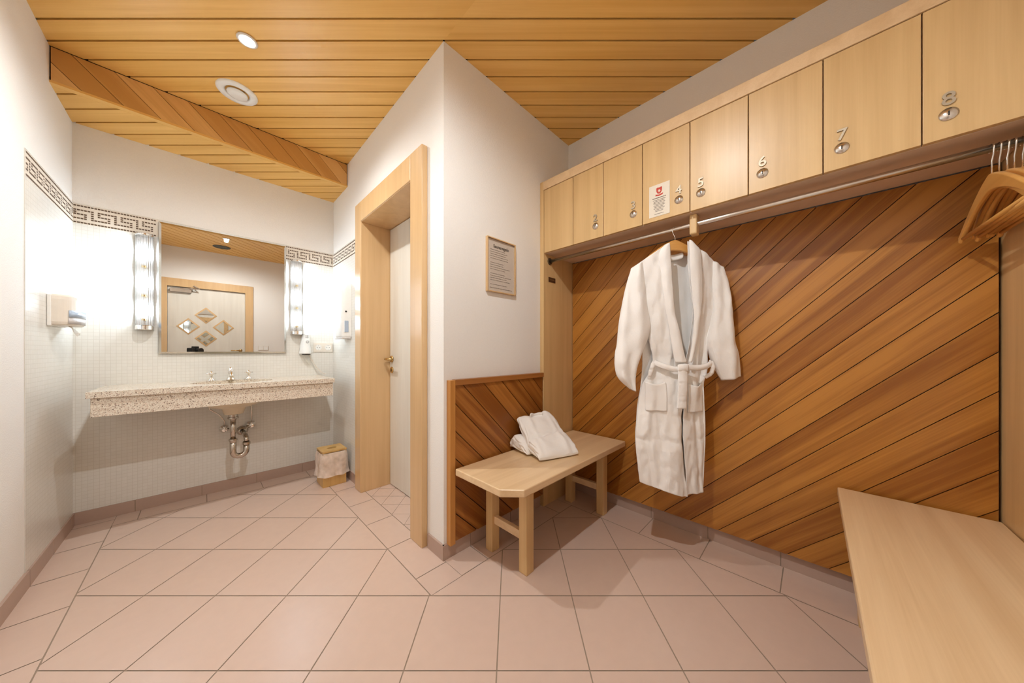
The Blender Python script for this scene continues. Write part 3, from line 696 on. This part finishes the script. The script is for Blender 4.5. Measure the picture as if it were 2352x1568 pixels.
# ------------------------------------------------------------------ folded robes on the bench
def folded(name, label, org, ux, slope_rows, width, seed, top_rim=False):
    """cushion-like folded garment: slope_rows = [(forward offset, bottom z, top z)], laid along uy from org"""
    t = thing(name, label, 'bathrobe', org, 'folded robes on the bench'); ux = Vector(ux).normalized(); uy = Vector((-ux.y, ux.x, 0)); o = Vector(org)
    sl = lerp_curve([(a, b, c) for a, b, c in slope_rows], 70); rows = []
    for i, p in enumerate(sl):
        v = i / 69; row = []; hw = width / 2 * (1 + .05 * noise.noise(Vector((v * 4, seed, 0)))); mid = (p.y + p.z) / 2; hh = (p.z - p.y) / 2
        endf = math.sin(math.pi * min(max(v, .015), .985)) ** .22
        for k in range(96):
            a = 2 * math.pi * k / 96; ca, sa = math.cos(a), math.sin(a); ex = .42
            x = hw * math.copysign(abs(ca) ** ex, ca) * (.97 + .03 * endf); z = hh * math.copysign(abs(sa) ** .55, sa) * endf
            lay = .008 * math.sin(z / .0065 + seed + 2 * noise.noise(Vector((v * 5, z * 20, seed)))) * abs(ca) ** 2
            if top_rim and v > .74: tt = (v - .74) / .26; z += tt * (.020 * math.exp(-((x - .055) / .04) ** 2) + .012 * math.exp(-((x + .06) / .025) ** 2) - .016 * math.exp(-((x + .010) / .026) ** 2)) * (1 if sa > -.3 else .3)
            if sa > 0: z += (.0035 * math.sin(x * 75 + seed + 3 * noise.noise(Vector((x * 5, v * 3, seed)))) * min(1, v * 2) * (1 if v > .47 else .35))
            if top_rim and sa > 0: z -= .016 * math.exp(-((p.x - .118 - .012 * math.sin(x * 22)) / .007) ** 2)
            q = o + ux * (x + math.copysign(lay, ca)) + uy * p.x; n3 = noise.noise(Vector((x * 14, p.x * 9, seed))) * .010 + noise.noise(Vector((x * 38, p.x * 12, seed + 4))) * .006
            row.append(Vector((q.x, q.y, max(o.z + .002, o.z + mid + z + (n3 if sa > 0 else 0)))))
        rows.append(row)
    m = MB().grid(rows, closed=True); m.face(list(reversed(range(96)))); m.face([69 * 96 + k for k in range(96)])
    put(m.build('folded_body', TERRY, smooth=True, subsurf=1), t); return t, o, ux, uy
t1, o1, ux1, uy1 = folded('folded_bathrobe', 'white folded bathrobe leaning uppermost on the bench with its collar fold at the top', (1.365, .985, .46), (.94, -.34, 0),
       [(-.005, 0, .028), (.01, 0, .055), (.05, 0, .086), (.10, .005, .108), (.145, .04, .128), (.19, .075, .165), (.235, .115, .195), (.262, .15, .200)], .245, 2, True)
# belt fold and collar roll of the upper robe
def on1(x, y, z): q = o1 + ux1 * x + uy1 * y; return Vector((q.x, q.y, o1.z + z))
rim = [[on1(-.052 + .088 * k / 10, .238 + .020 * math.sin(math.pi * k / 10) - .006 * h, .176 + .016 * h - .004 * math.sin(math.pi * k / 10) + .003 * math.sin(k)) for k in range(11)] for h in range(3)]
put(MB().grid(rim).build('collar_rim', TERRY, smooth=True, subsurf=1, solid=.006), t1)
folded('folded_bathrobe', 'second white folded bathrobe lying flat under and behind the leaning one', (1.42, 1.12, .46), (1, -.18, 0),
       [(-.02, 0, .03), (0, 0, .062), (.05, 0, .085), (.10, 0, .10), (.13, 0, .085), (.14, 0, .05)], .31, 6)

# ------------------------------------------------------------------ framed notice
fr = thing('picture_frame', 'slim light-wood framed house rules on the wall above the wainscot', 'framed notice', (1.24, YB, 1.39)); fy = YB - .018
mb = MB()
for a, b in (((1.125, 1.388), (1.1315, 1.70)), ((1.3485, 1.388), (1.355, 1.70)), ((1.1315, 1.388), (1.3485, 1.3945)), ((1.1315, 1.6935), (1.3485, 1.70))): mb.box((a[0], fy, a[1]), (b[0], YB - .0005, b[1]))
put(mb.build('frame', BEECHD, bevel=.0012), fr)
put(MB().box((1.1315, YB - .008, 1.3945), (1.3485, YB - .0008, 1.6935)).build('sheet', plain('notice_paper', (.70, .60, .53), .7)), fr)
n = text_mesh('Saunaregeln', .026, INK, .0003, .0006, 'title_lettering'); put(n, fr); l = n.location.copy(); orient(n, (1.24 + l.x, YB - .0085 + l.y, 1.655 + l.z), (1, 0, 0), (0, 0, 1))
m = MB(); r_ = random.Random(3)
for k in range(17):
    if k in (5, 10, 15): continue
    words(m, 1.155, 1.155 + r_.uniform(.10, .165), 1.632 - k * .0125, .0032, lambda mb, a, b, z, h: mb.box((a, YB - .0086, z), (b, YB - .0079, z + h)), k)
words(m, 1.150, 1.33, 1.412, .0036, lambda mb, a, b, z, h: mb.box((a, YB - .0086, z), (b, YB - .0079, z + h)), 40)
put(m.build('lettering', plain('grey_ink', (.30, .24, .20), .8)), fr)
put(MB().box((1.1315, YB - .0125, 1.3945), (1.3485, YB - .0115, 1.6935)).build('glass', FILMGL), fr)

# ------------------------------------------------------------------ wash counter
cn = thing('wash_counter', 'speckled granite wash counter under the mirror', 'counter', (.155, 2.92, .70))
CX0, CX1, CY0, ZT = -.428, .731, 2.685, .832
bx, by, ba, bb = .155, 2.915, .215, .155
m = MB(); K = 48     # slab with an oval cut-out
def slab(z):
    ring = [(bx + ba * math.cos(2 * math.pi * k / K), by + bb * math.sin(2 * math.pi * k / K), z) for k in range(K)]
    outer = []
    for k in range(K):
        c_, s__ = math.cos(2 * math.pi * k / K), math.sin(2 * math.pi * k / K)
        tx = ((CX1 - bx) if c_ > 0 else (bx - CX0)) / max(abs(c_), 1e-9); ty = ((YM - .004 - by) if s__ > 0 else (by - CY0)) / max(abs(s__), 1e-9); t = min(tx, ty)
        outer.append([bx + c_ * t, by + s__ * t, z])
    for X in (CX0, CX1):
        for Y in (CY0, YM - .004):
            k = min(range(K), key=lambda q: (outer[q][0] - X) ** 2 + (outer[q][1] - Y) ** 2); outer[k][0] = X; outer[k][1] = Y
    return ring, outer
r1, o1_ = slab(ZT); r0, o0_ = slab(ZT - .032); m.grid([o0_, o1_, r1, r0], closed=True)
m.grid([r0, o0_], closed=True)
put(m.build('top_slab', GRANITE), cn)
ap = MB().box((-.415, 2.70, .698), (.722, 2.722, ZT - .0325)).box((-.415, 2.722, .698), (-.393, YM - .004, ZT - .0325)).box((.700, 2.722, .698), (.722, YM - .004, ZT - .0325))
put(ap.build('apron', GRANITE, bevel=.0015), cn)
bs = thing('washbasin', 'oval undermount washbasin set into the granite counter', 'basin', (bx, by, .60))
prof = [(.10, .0), (.35, .012), (.7, .05), (.93, .12), (1.0, .165)]
m = MB(); rows = []
for r, h in [(1.04, .198), (.985, .195), (.95, .17)] + [(r * .95, .045 + h * .8) for r, h in reversed(prof)]: rows.append([(bx + ba * r * math.cos(2 * math.pi * k / 40), by + bb * r * math.sin(2 * math.pi * k / 40), .60 + h) for k in range(40)])
for r, h in [(.10, .03), (.16, .0), (.24, .004), (.30, .045), (.55, .06), (.85, .10), (1.02, .17), (1.04, .198)]: rows.append([(bx + ba * r * math.cos(2 * math.pi * k / 40), by + bb * r * math.sin(2 * math.pi * k / 40), .60 + h) for k in range(40)])
m.grid(rows, closed=True); put(m.build('bowl', BASIN, smooth=True), bs)
put(MB().lathe([(0, .652), (.020, .652), (.022, .649), (.022, .640)], (bx, by, 0)).build('drain_ring', CHROME, smooth=True), bs)
# taps
tp = thing('mixer_tap', 'chrome three-hole tap on the granite counter in front of the mirror', 'tap', (.146, 3.075, ZT))
def cross(x):
    m = MB().lathe([(0, ZT + .001), (.024, ZT + .001), (.022, ZT + .006), (.011, ZT + .014), (.009, ZT + .040), (.013, ZT + .044), (.013, ZT + .060), (.006, ZT + .068), (0, ZT + .070)], (x, 3.085, 0), 20)
    for a in (20, 110): c_, s__ = math.cos(math.radians(a)) * .026, math.sin(math.radians(a)) * .026; m.tube([(x - c_, 3.085 - s__, ZT + .052), (x + c_, 3.085 + s__, ZT + .052)], .0045, 10)
    return m.build('cross_handle', CHROME, smooth=True)
put(cross(.043), tp); put(cross(.248), tp)
m = MB().lathe([(0, ZT + .001), (.030, ZT + .001), (.027, ZT + .008), (.017, ZT + .020), (.014, ZT + .060), (.016, ZT + .072), (.010, ZT + .080), (.006, ZT + .092), (0, ZT + .094)], (.146, 3.088, 0), 24)
m.tube([(.146, 3.088, ZT + .052), (.146, 3.055, ZT + .062), (.146, 3.015, ZT + .058), (.146, 2.985, ZT + .040), (.146, 2.978, ZT + .028)], [.013, .012, .011, .011, .012], 16)
put(m.build('spout', CHROME, smooth=True), tp)
# siphon
sp = thing('drain_siphon', 'chrome bottle-neck siphon pipe under the washbasin', 'pipe', (bx, by, .28))
PIPE = plain('tarnished_chrome', (.58, .53, .47), .14, metal=1)
X0 = .150
put(MB().lathe([(.012, .612), (.026, .612), (.026, .585), (.030, .583), (.030, .572), (.020, .568), (.016, .560)], (X0, by, 0), 24).build('coupling_nut', PIPE, smooth=False), sp)
put(MB().tube([(X0, by, .575), (X0, by, .415)], .0155, 20).build('tail_pipe', PIPE, smooth=True), sp)
put(MB().lathe([(.0155, .428), (.023, .428), (.024, .418), (.021, .410), (.0185, .402)], (X0, by, 0), 20).build('slip_nut', PIPE), sp)
pts = [(X0, by, .42), (X0, by, .35)] + [(X0 + .036 - .036 * math.cos(math.radians(t)), by + .012 * t / 180, .335 - .036 * math.sin(math.radians(t))) for t in range(0, 181, 15)] + [(X0 + .072, by + .014, .37)]
put(MB().tube(pts, .0185, 20).build('trap_bend', PIPE, smooth=True), sp)
put(MB().lathe([(.0185, .372), (.024, .372), (.024, .386), (.019, .392)], (X0 + .072, by + .014, 0), 20).build('slip_nut', PIPE), sp)
put(MB().tube([(X0 + .072, by + .014, .385), (X0 + .072, by + .02, .415), (X0 + .070, by + .045, .43), (X0 + .065, YM - .004, .43)], .0155, 20).build('waste_pipe', PIPE, smooth=True), sp)
put(MB().lathe([(.016, YM - .030), (.028, YM - .024), (.036, YM - .008), (.037, YM - .0035)], (X0 + .065, 0, .43), 28, axis='Y').build('wall_rosette', PIPE, smooth=True), sp)
for vx, vz, lab, hose in ((.113, .462, 'chrome angle valve on the wall left of the siphon pipe', [(.113, 3.11, .485), (.112, 3.10, .53), (.085, 3.08, .58), (.035, 3.06, .63), (.02, 3.06, .70), (.02, 3.06, .79)]),
                          (.266, .468, 'chrome angle valve on the wall right of the siphon pipe', [(.266, 3.11, .49), (.268, 3.105, .56), (.262, 3.09, .62), (.255, 3.08, .70), (.250, 3.07, .79)])):
    v = thing('angle_valve', lab, 'valve', (vx, YM, vz), 'angle valves under the washbasin')
    put(MB().lathe([(0, YM - .030), (.012, YM - .030), (.013, YM - .014), (.027, YM - .010), (.029, YM - .0035)], (vx, 0, vz), 24, axis='Y').tube([(vx, 3.125, vz), (vx, 3.11, vz + .025)], .009, 12).build('valve_body', CHROME, smooth=True), v)
    put(MB().lathe([(0, YM - .062), (.014, YM - .060), (.017, YM - .052), (.015, YM - .034), (.008, YM - .029)], (vx, 0, vz), 14, axis='Y').build('valve_knob', CHROME), v)
    put(MB().tube(hose, .0048, 12).build('flexible_hose', STEEL, smooth=True), v)

# ------------------------------------------------------------------ mirror and lamps
mr = thing('wall_mirror', 'large rectangular wall mirror above the wash counter', 'mirror', (.14, YM, 1.03)); MX0, MX1, MZ0, MZ1 = -.209, .489, 1.030, 1.921; bv = .012; y0, y1 = YM - .020, YM - .024
put(MB().box((MX0 + bv, y1, MZ0 + bv), (MX1 - bv, y0 + .004, MZ1 - bv)).build('mirror_glass', MIRROR), mr)
o = [(MX0, MZ0), (MX1, MZ0), (MX1, MZ1), (MX0, MZ1)]; i_ = [(MX0 + bv, MZ0 + bv), (MX1 - bv, MZ0 + bv), (MX1 - bv, MZ1 - bv), (MX0 + bv, MZ1 - bv)]
m = MB()
for k in range(4):
    a, b, c_, d_ = o[k], o[(k + 1) % 4], i_[(k + 1) % 4], i_[k]
    m.poly([(a[0], y0, a[1]), (b[0], y0, b[1]), (c_[0], y1, c_[1]), (d_[0], y1, d_[1])])
    m.poly([(a[0], YM - .004, a[1]), (b[0], YM - .004, b[1]), (b[0], y0, b[1]), (a[0], y0, a[1])])
put(m.build('bevelled_edge', plain('bevel_silver', (.62, .58, .52), .12, metal=1)), mr)
def wall_lamp(xc, label):
    l = thing('wall_lamp', label, 'lamp', (xc, YM, 1.185), 'ribbed glass wall lamps beside the mirror'); z0, z1 = 1.186, 1.816; yf = YM - .004
    put(MB().box((xc - .041, yf - .010, z0), (xc + .041, yf, z1)).build('back_plate', LAMPB, bevel=.002), l)
    for a, b in ((z0, z0 + .030), (z1 - .014, z1)):
        put(MB().lathe([(0, a), (.040, a), (.042, a + .003), (.042, b - .003), (.040, b), (0, b)], (xc, yf - .010, 0), 24, a0=math.pi, a1=2 * math.pi, sy=1.42).box((xc - .041, yf - .013, a), (xc + .041, yf - .009, b)).build('end_cap', CHROME), l)
    n = 96; rows = []
    for z in (z0 + .0305, z1 - .0145):
        row = []
        for k in range(n + 1):
            a = math.pi + math.pi * k / n; r = .0375 + .0016 * math.cos(k * 2 * math.pi / 8); row.append((xc + r * math.cos(a), yf - .011 + r * 1.45 * math.sin(a), z))
        rows.append(row)
    put(MB().grid(rows).build('ribbed_glass', GLASS, smooth=False, solid=.0015), l)
    for z in (1.32, 1.505, 1.70):
        b = put(MB().lathe([(0, z - .034), (.010, z - .032), (.017, z - .020), (.019, z), (.017, z + .020), (.010, z + .032), (0, z + .034)], (xc, yf - .041, 0), 20).build('bulb', BULBM, smooth=True), l)
    for z in (1.253, 1.41, 1.60):
        put(MB().lathe([(0, z - .006), (.011, z - .006), (.011, z + .006), (0, z + .006)], (xc, yf - .038, 0), 12).box((xc - .004, yf - .030, z - .004), (xc + .004, yf - .010, z + .004)).build('bulb_socket', BRASS), l)
wall_lamp(-.270, 'ribbed glass wall lamp left of the mirror'); wall_lamp(.561, 'ribbed glass wall lamp right of the mirror, by the hairdryer')

# ------------------------------------------------------------------ paper towel dispenser on the left wall
td = thing('towel_dispenser', 'cream paper towel dispenser on the left wall with a sheet sticking out', 'dispenser', (XL, 2.84, 1.2))
xw = XL + .0035; Yc, hw_, dp = 2.842, .122, .076
def dsec(z, f=1, n=28):
    r = []
    for k in range(n + 1):
        a = math.pi * k / n; c_, s__ = math.cos(a), math.sin(a); r.append((xw + .012 + dp * f * abs(s__) ** .65, Yc - hw_ * f * math.copysign(abs(c_) ** .75, c_), z))
    return r + [(xw + .012, Yc + hw_ * f, z), (xw + .012, Yc - hw_ * f, z)]
rows = [dsec(1.180, .90), dsec(1.186, .97), dsec(1.198), dsec(1.312), dsec(1.328, .985), dsec(1.337, .93)]
m = MB().grid(rows, closed=True); L_ = len(rows[0]); m.face(list(range(L_))); m.face([5 * L_ + k for k in reversed(range(L_))]); put(m.build('cover', CREAMP, smooth=False), td)
put(MB().box((xw, Yc - hw_ - .004, 1.176), (xw + .0125, Yc + hw_ + .004, 1.334)).build('back_plate', WHITEP, bevel=.003), td)
def dpoint(a, z, e=.002): c_, s__ = math.cos(a), math.sin(a); return (xw + .012 + (dp + e) * abs(s__) ** .65, Yc - (hw_ + e) * math.copysign(abs(c_) ** .75, c_), z)
put(MB().grid([[dpoint(math.radians(30 + 96 * k / 14), z) for k in range(15)] for z in (1.222, 1.258)]).build('level_window', WINDOWP, smooth=True, solid=.001), td)
put(MB().grid([[dpoint(math.radians(29 + 98 * k / 14), z, .001) for k in range(15)] for z in (1.188, 1.219)]).build('lower_lip', plain('grey_lip', (.56, .52, .50), .35), smooth=True, solid=.001), td)
tw = [[(xw + .045 + .006 * math.sin(v * 1.3 + u * .5) + .006 * v, 2.80 + (.10 - .018 * v) * u / 8 + .010 * v, 1.181 - .011 * v - (.010 * math.sin(u * .9) if v == 4 else 0)) for u in range(9)] for v in range(5)]
put(MB().grid(tw).build('paper_sheet', plain('towel_paper', (.76, .70, .62), .9), smooth=True, subsurf=1, solid=.0012), td)
# tall dispenser on the door wall
cd = thing('cup_dispenser', 'tall white dispenser on the wall between mirror corner and door frame', 'dispenser', (XD, 2.77, 1.15))
xo = XD - .0035; ya, yb = 2.665, 2.855; pr = .075
def sec2(z, f, fy=1):
    pts = []; yc2 = (ya + yb) / 2; hy2 = (yb - ya) / 2 * fy
    for k in range(25): a = math.pi * k / 24; c_, s__ = math.cos(a), math.sin(a); pts.append((xo - pr * f * abs(s__) ** .45, yc2 - hy2 * math.copysign(abs(c_) ** .5, c_), z))
    return pts
rows = [sec2(z, f, g) for z, f, g in ((1.155, .92, .98), (1.17, 1, 1), (1.48, 1, 1), (1.54, .96, 1), (1.575, .82, .98), (1.592, .55, .90), (1.597, .25, .8))]
m = MB().grid(rows); L_ = 25; m.face(list(range(L_))); m.face([6 * L_ + k for k in reversed(range(L_))]); put(m.build('cover', WHITEP, smooth=True), cd)
put(MB().box((xo - .050, ya - .0025, 1.20), (xo - .022, ya + .004, 1.29)).build('level_window', WINDOWP, bevel=.001), cd)
put(MB().lathe([(0, ya - .004), (.006, ya - .004), (.006, ya + .003)], (xo - .040, 0, 1.365), 14, axis='Y').build('lock_button', DARKG), cd)
put(MB().box((xo - .070, ya - .001, 1.146), (xo - .004, yb - .01, 1.156)).build('tray', plain('grey_tray', (.62, .58, .56), .3), bevel=.002), cd)

# ------------------------------------------------------------------ hairdryer and sockets
hd = thing('hair_dryer', 'white wall-mounted hairdryer with coiled cord right of the mirror', 'hairdryer', (.63, YM, 1.02))
hy_ = YM - .0035
rows = []
for z, hwid, dpt in ((1.022, .044, .088), (1.032, .045, .088), (1.08, .040, .080), (1.13, .034, .070), (1.175, .028, .060), (1.192, .024, .050), (1.197, .016, .035)):
    rows.append([(.627 - .0 + hwid * math.cos(math.pi + math.pi * k / 20), hy_ + dpt * math.sin(math.pi + math.pi * k / 20) * .95, z) for k in range(21)])
m = MB().grid(rows); m.face(list(range(21))); m.face([6 * 21 + k for k in reversed(range(21))]); m.face([r * 21 for r in range(7)] + [r * 21 + 20 for r in reversed(range(7))])
put(m.build('housing', WHITEP, smooth=True), hd)
put(MB().lathe([(0, 1.0215), (.030, 1.0215), (.032, 1.016), (.026, 1.014), (0, 1.013)], (.627, hy_ - .042, 0), 24).build('nozzle', DARKG, smooth=False), hd)
m = MB(); 
for a, b in ((.0115, .0088),): m.grid([[(.630 + r * math.cos(t * math.pi / 12), hy_ - .074 + (.008 * (1 if 0 else 0)), 1.125 + r * math.sin(t * math.pi / 12)) for t in range(24)] for r in (a, b)], closed=True)
m2 = MB()
for q in range(3): m2.box((.618, hy_ - .0625 + q * .003, 1.160 + q * .009), (.642, hy_ - .056 + q * .002, 1.163 + q * .009))
put(m.build('round_mark', plain('grey_mark', (.28, .26, .25), .5), solid=.002), hd); put(m2.build('air_slots', plain('slot_grey', (.35, .33, .31), .5)), hd)
m = MB(); cpts = []
path = lerp_curve([(.648, hy_ - .03, 1.02), (.668, hy_ - .035, .97), (.700, hy_ - .04, .91), (.74, hy_ - .05, .86), (.765, hy_ - .06, .846)], 40)
for i in range(40 * 12):
    t = i / 12; a = min(int(t), 38); p = path[a].lerp(path[a + 1], t - a) if a < 39 else path[39]; ph = i * 2 * math.pi / 12 * 1.0
    cpts.append((p.x + .0055 * math.cos(ph), p.y + .0055 * math.sin(ph), p.z))
put(MB().tube(cpts, .0016, 6).tube(lerp_curve([(.610, hy_ - .03, 1.02), (.622, hy_ - .03, .98), (.645, hy_ - .03, .945), (.66, hy_ - .02, .93)], 12), .0022, 8).build('coiled_cord', CREAMP, smooth=True), hd)
so = thing('power_socket', 'double power socket between hairdryer and corner', 'socket', (.765, YM, 1.04))
put(MB().box((.689, hy_ - .009, 1.038), (.840, hy_, 1.119)).build('cover_plate', CREAMP, bevel=.002), so)
for x in (.727, .802):
    m = MB().lathe([(.0, hy_ - .0095), (.0205, hy_ - .0095), (.0215, hy_ - .0125), (.024, hy_ - .0125), (.024, hy_ - .009)], (x, 0, 1.078), 28, axis='Y'); m.lathe([(0, hy_ - .0098), (.0028, hy_ - .0098)], (x - .0095, 0, 1.078), 10, axis='Y', mi=1).lathe([(0, hy_ - .0098), (.0028, hy_ - .0098)], (x + .0095, 0, 1.078), 10, axis='Y', mi=1)
    m.box((x - .003, hy_ - .0105, 1.097), (x + .003, hy_ - .0095, 1.0995), 1).box((x - .003, hy_ - .0105, 1.0565), (x + .003, hy_ - .0095, 1.059), 1)
    put(m.build('socket_insert', [WHITEP, DARKG]), so)
so2 = thing('light_switch', 'double wall switch beside the entry door, reflected in the mirror', 'switch', (.735, YF, 1.06))
put(MB().box((.665, YF, 1.052), (.805, YF + .008, 1.132)).build('cover_plate', CREAMP, bevel=.002), so2)
for x in (.672, .738): put(MB().box((x, YF + .008, 1.060), (x + .060, YF + .012, 1.124)).build('rocker', WHITEP, bevel=.002), so2)

# ------------------------------------------------------------------ bin
wb = thing('waste_bin', 'small bamboo waste bin beside the door frame', 'waste bin', (.725, 2.735, 0)); b0, b1 = (.642, 2.655), (.806, 2.825)
m = MB()
for a, b in (((b0[0], b0[1]), (b1[0], b0[1] + .008)), ((b0[0], b1[1] - .008), (b1[0], b1[1])), ((b0[0], b0[1] + .008), (b0[0] + .008, b1[1] - .008)), ((b1[0] - .008, b0[1] + .008), (b1[0], b1[1] - .008))): m.box((a[0], a[1], 0), (b[0], b[1], .255))
m.box((b0[0] + .008, b0[1] + .008, 0), (b1[0] - .008, b1[1] - .008, .008)); put(m.build('box', BAMBOO, bevel=.0015), wb)
m = MB(); cxx, cyy = (b0[0] + b1[0]) / 2, (b0[1] + b1[1]) / 2; K = 40; hx, hyy = (b1[0] - b0[0]) / 2 + .003, (b1[1] - b0[1]) / 2 + .003
def lidring(z):
    i2 = [(cxx + .034 * math.cos(2 * math.pi * k / K), cyy + .024 * math.sin(2 * math.pi * k / K), z) for k in range(K)]; o2 = []
    for k in range(K):
        c_, s__ = math.cos(2 * math.pi * (k) / K), math.sin(2 * math.pi * (k) / K); t = min(hx / max(abs(c_), 1e-9), hyy / max(abs(s__), 1e-9)); o2.append((cxx + c_ * t, cyy + s__ * t, z))
    return i2, o2
ia, oa = lidring(.262); ib, ob = lidring(.274); m.grid([oa, ob, ib, ia, oa], closed=True); put(m.build('lid', BAMBOO), wb)
bl_ = thing('bin_liner', 'translucent plastic liner folded over the rim of the bamboo bin', 'bin liner', (.725, 2.735, .08))
rows = []
for i in range(12):
    v = i / 11; z = .260 - .178 * v; row = []; ex = .006 + .020 * v + .004 * math.sin(v * 6)
    for k in range(72):
        a = 2 * math.pi * k / 72; c_, s__ = math.cos(a), math.sin(a); t = min(hx / max(abs(c_), 1e-9), hyy / max(abs(s__), 1e-9)); t = min(t, .108)
        n_ = ex + (.009 * v + .002) * noise.noise(Vector((math.cos(a) * 4, math.sin(a) * 4, v * 3))) + .006 * v * math.sin(a * 9)
        row.append((min(cxx + c_ * (t + n_), .8375), cyy + s__ * (t + n_), z + .012 * noise.noise(Vector((c_ * 3, s__ * 3, 7))) * v))
    rows.append(row)
put(MB().grid(rows, closed=True).build('draped_film', FILM, smooth=True), bl_)

# ------------------------------------------------------------------ ceiling fittings with their light
def downlight(x, y, watt, label, cone, blend):
    d = thing('ceiling_spotlight', label, 'ceiling light', (x, y, ZC), 'ceiling spotlights')
    put(MB().lathe([(.030, ZC - .001), (.041, ZC - .001), (.042, ZC - .005), (.036, ZC - .009), (.029, ZC - .006), (.028, ZC + .006)], (x, y, 0), 32).build('trim_ring', plain('ring_white', (.75, .72, .68), .3), smooth=True), d)
    put(MB().lathe([(0, ZC - .004), (.020, ZC - .004), (.028, ZC - .002), (.028, ZC + .004), (0, ZC + .004)], (x, y, 0), 24).build('lamp_lens', SPOTM, smooth=True), d)
    L = bpy.data.lights.new('spot_lamp', 'SPOT'); L.energy = watt; L.color = SPOT_COL; L.spot_size = math.radians(cone); L.spot_blend = blend; L.shadow_soft_size = .022
    lo = bpy.data.objects.new('spot_lamp', L); C.objects.link(lo); lo.location = (x, y, ZC - .028); put_loc = lo.location.copy(); lo.parent = d; lo.location = put_loc - d.location
downlight(.156, 2.017, SPOT1_W, 'small recessed ceiling spotlight shining over the wash area', 158, 1.0)
downlight(.23, .46, SPOT2_W, 'recessed ceiling spotlight near the camera, seen only in the mirror', 173, .65)
vn = thing('ceiling_vent', 'round white disc vent in the ceiling boards near the dropped beam', 'vent', (.146, 2.469, ZC))
put(MB().lathe([(.055, ZC + .004), (.055, ZC - .004), (.066, ZC - .012), (.090, ZC - .010), (.096, ZC - .003), (.096, ZC)], (.146, 2.469, 0), 48).build('outer_ring', WHITEP, smooth=True), vn)
put(MB().lathe([(0, ZC - .020), (.036, ZC - .020), (.047, ZC - .016), (.049, ZC - .010), (.030, ZC - .002), (0, ZC + .004)], (.146, 2.469, 0), 40).build('centre_disc', WHITEP, smooth=True), vn)
v2 = thing('ceiling_vent', 'round dark vent in the ceiling above the camera, seen only in the mirror', 'vent', (.20, -.05, ZC))
DGREY = plain('dark_green_grey', (.035, .045, .04), .5)
put(MB().lathe([(.075, ZC), (.078, ZC - .006), (.095, ZC - .006), (.10, ZC - .002), (.10, ZC)], (.20, -.05, 0), 40).build('outer_ring', DGREY, smooth=True), v2)
put(MB().lathe([(0, ZC - .004), (.074, ZC - .004), (.076, ZC + .004)], (.20, -.05, 0), 40).build('centre_disc', DGREY), v2)

# ------------------------------------------------------------------ the photographer's camera (its reflection shows in the mirror)
def cp(f, r, z): p = FWD * f + RGT * r; return Vector((p.x, p.y, z))
def obox(mb, f0, f1, r0, r1, z0, z1): mb.hexa([cp(f0, r0, z0), cp(f1, r0, z0), cp(f1, r1, z0), cp(f0, r1, z0), cp(f0, r0, z1), cp(f1, r0, z1), cp(f1, r1, z1), cp(f0, r1, z1)]); return mb
pc = thing('photo_camera', 'black camera seen in the mirror', 'camera', tuple(cp(-.09, 0, 1.0)))
m = obox(MB(), -.135, -.075, -.095, .055, 1.005, 1.085); obox(m, -.13, -.085, -.035, .035, 1.085, 1.112); obox(m, -.13, -.055, -.095, -.06, 1.01, 1.09); put(m.build('camera_body', BLACK, bevel=.006), pc)
put(MB().tube([cp(-.076, 0, EYE), cp(-.022, 0, EYE)], [.034, .038], 28).build('lens', BLACK, smooth=False), pc)
tr = thing('tripod', 'black tripod carrying the camera', 'tripod', tuple(cp(-.12, 0, 0)))
m = obox(MB(), -.14, -.08, -.10, .26, .99, 1.004); obox(m, -.14, -.08, .10, .15, 1.004, 1.035); put(m.build('panorama_head', BLACK, bevel=.003), tr)
put(MB().tube([cp(-.12, 0, .99), cp(-.12, 0, .55)], .015, 14).build('centre_column', BLACK, smooth=True), tr)
for a in (90, 210, 330):
    c_, s__ = math.cos(math.radians(a)), math.sin(math.radians(a)); put(MB().tube([cp(-.12 - .02 * s__, .02 * c_, .93), cp(-.12 - .24 * s__, .24 * c_, .006)], [.014, .010], 12).build('leg', BLACK, smooth=True), tr)
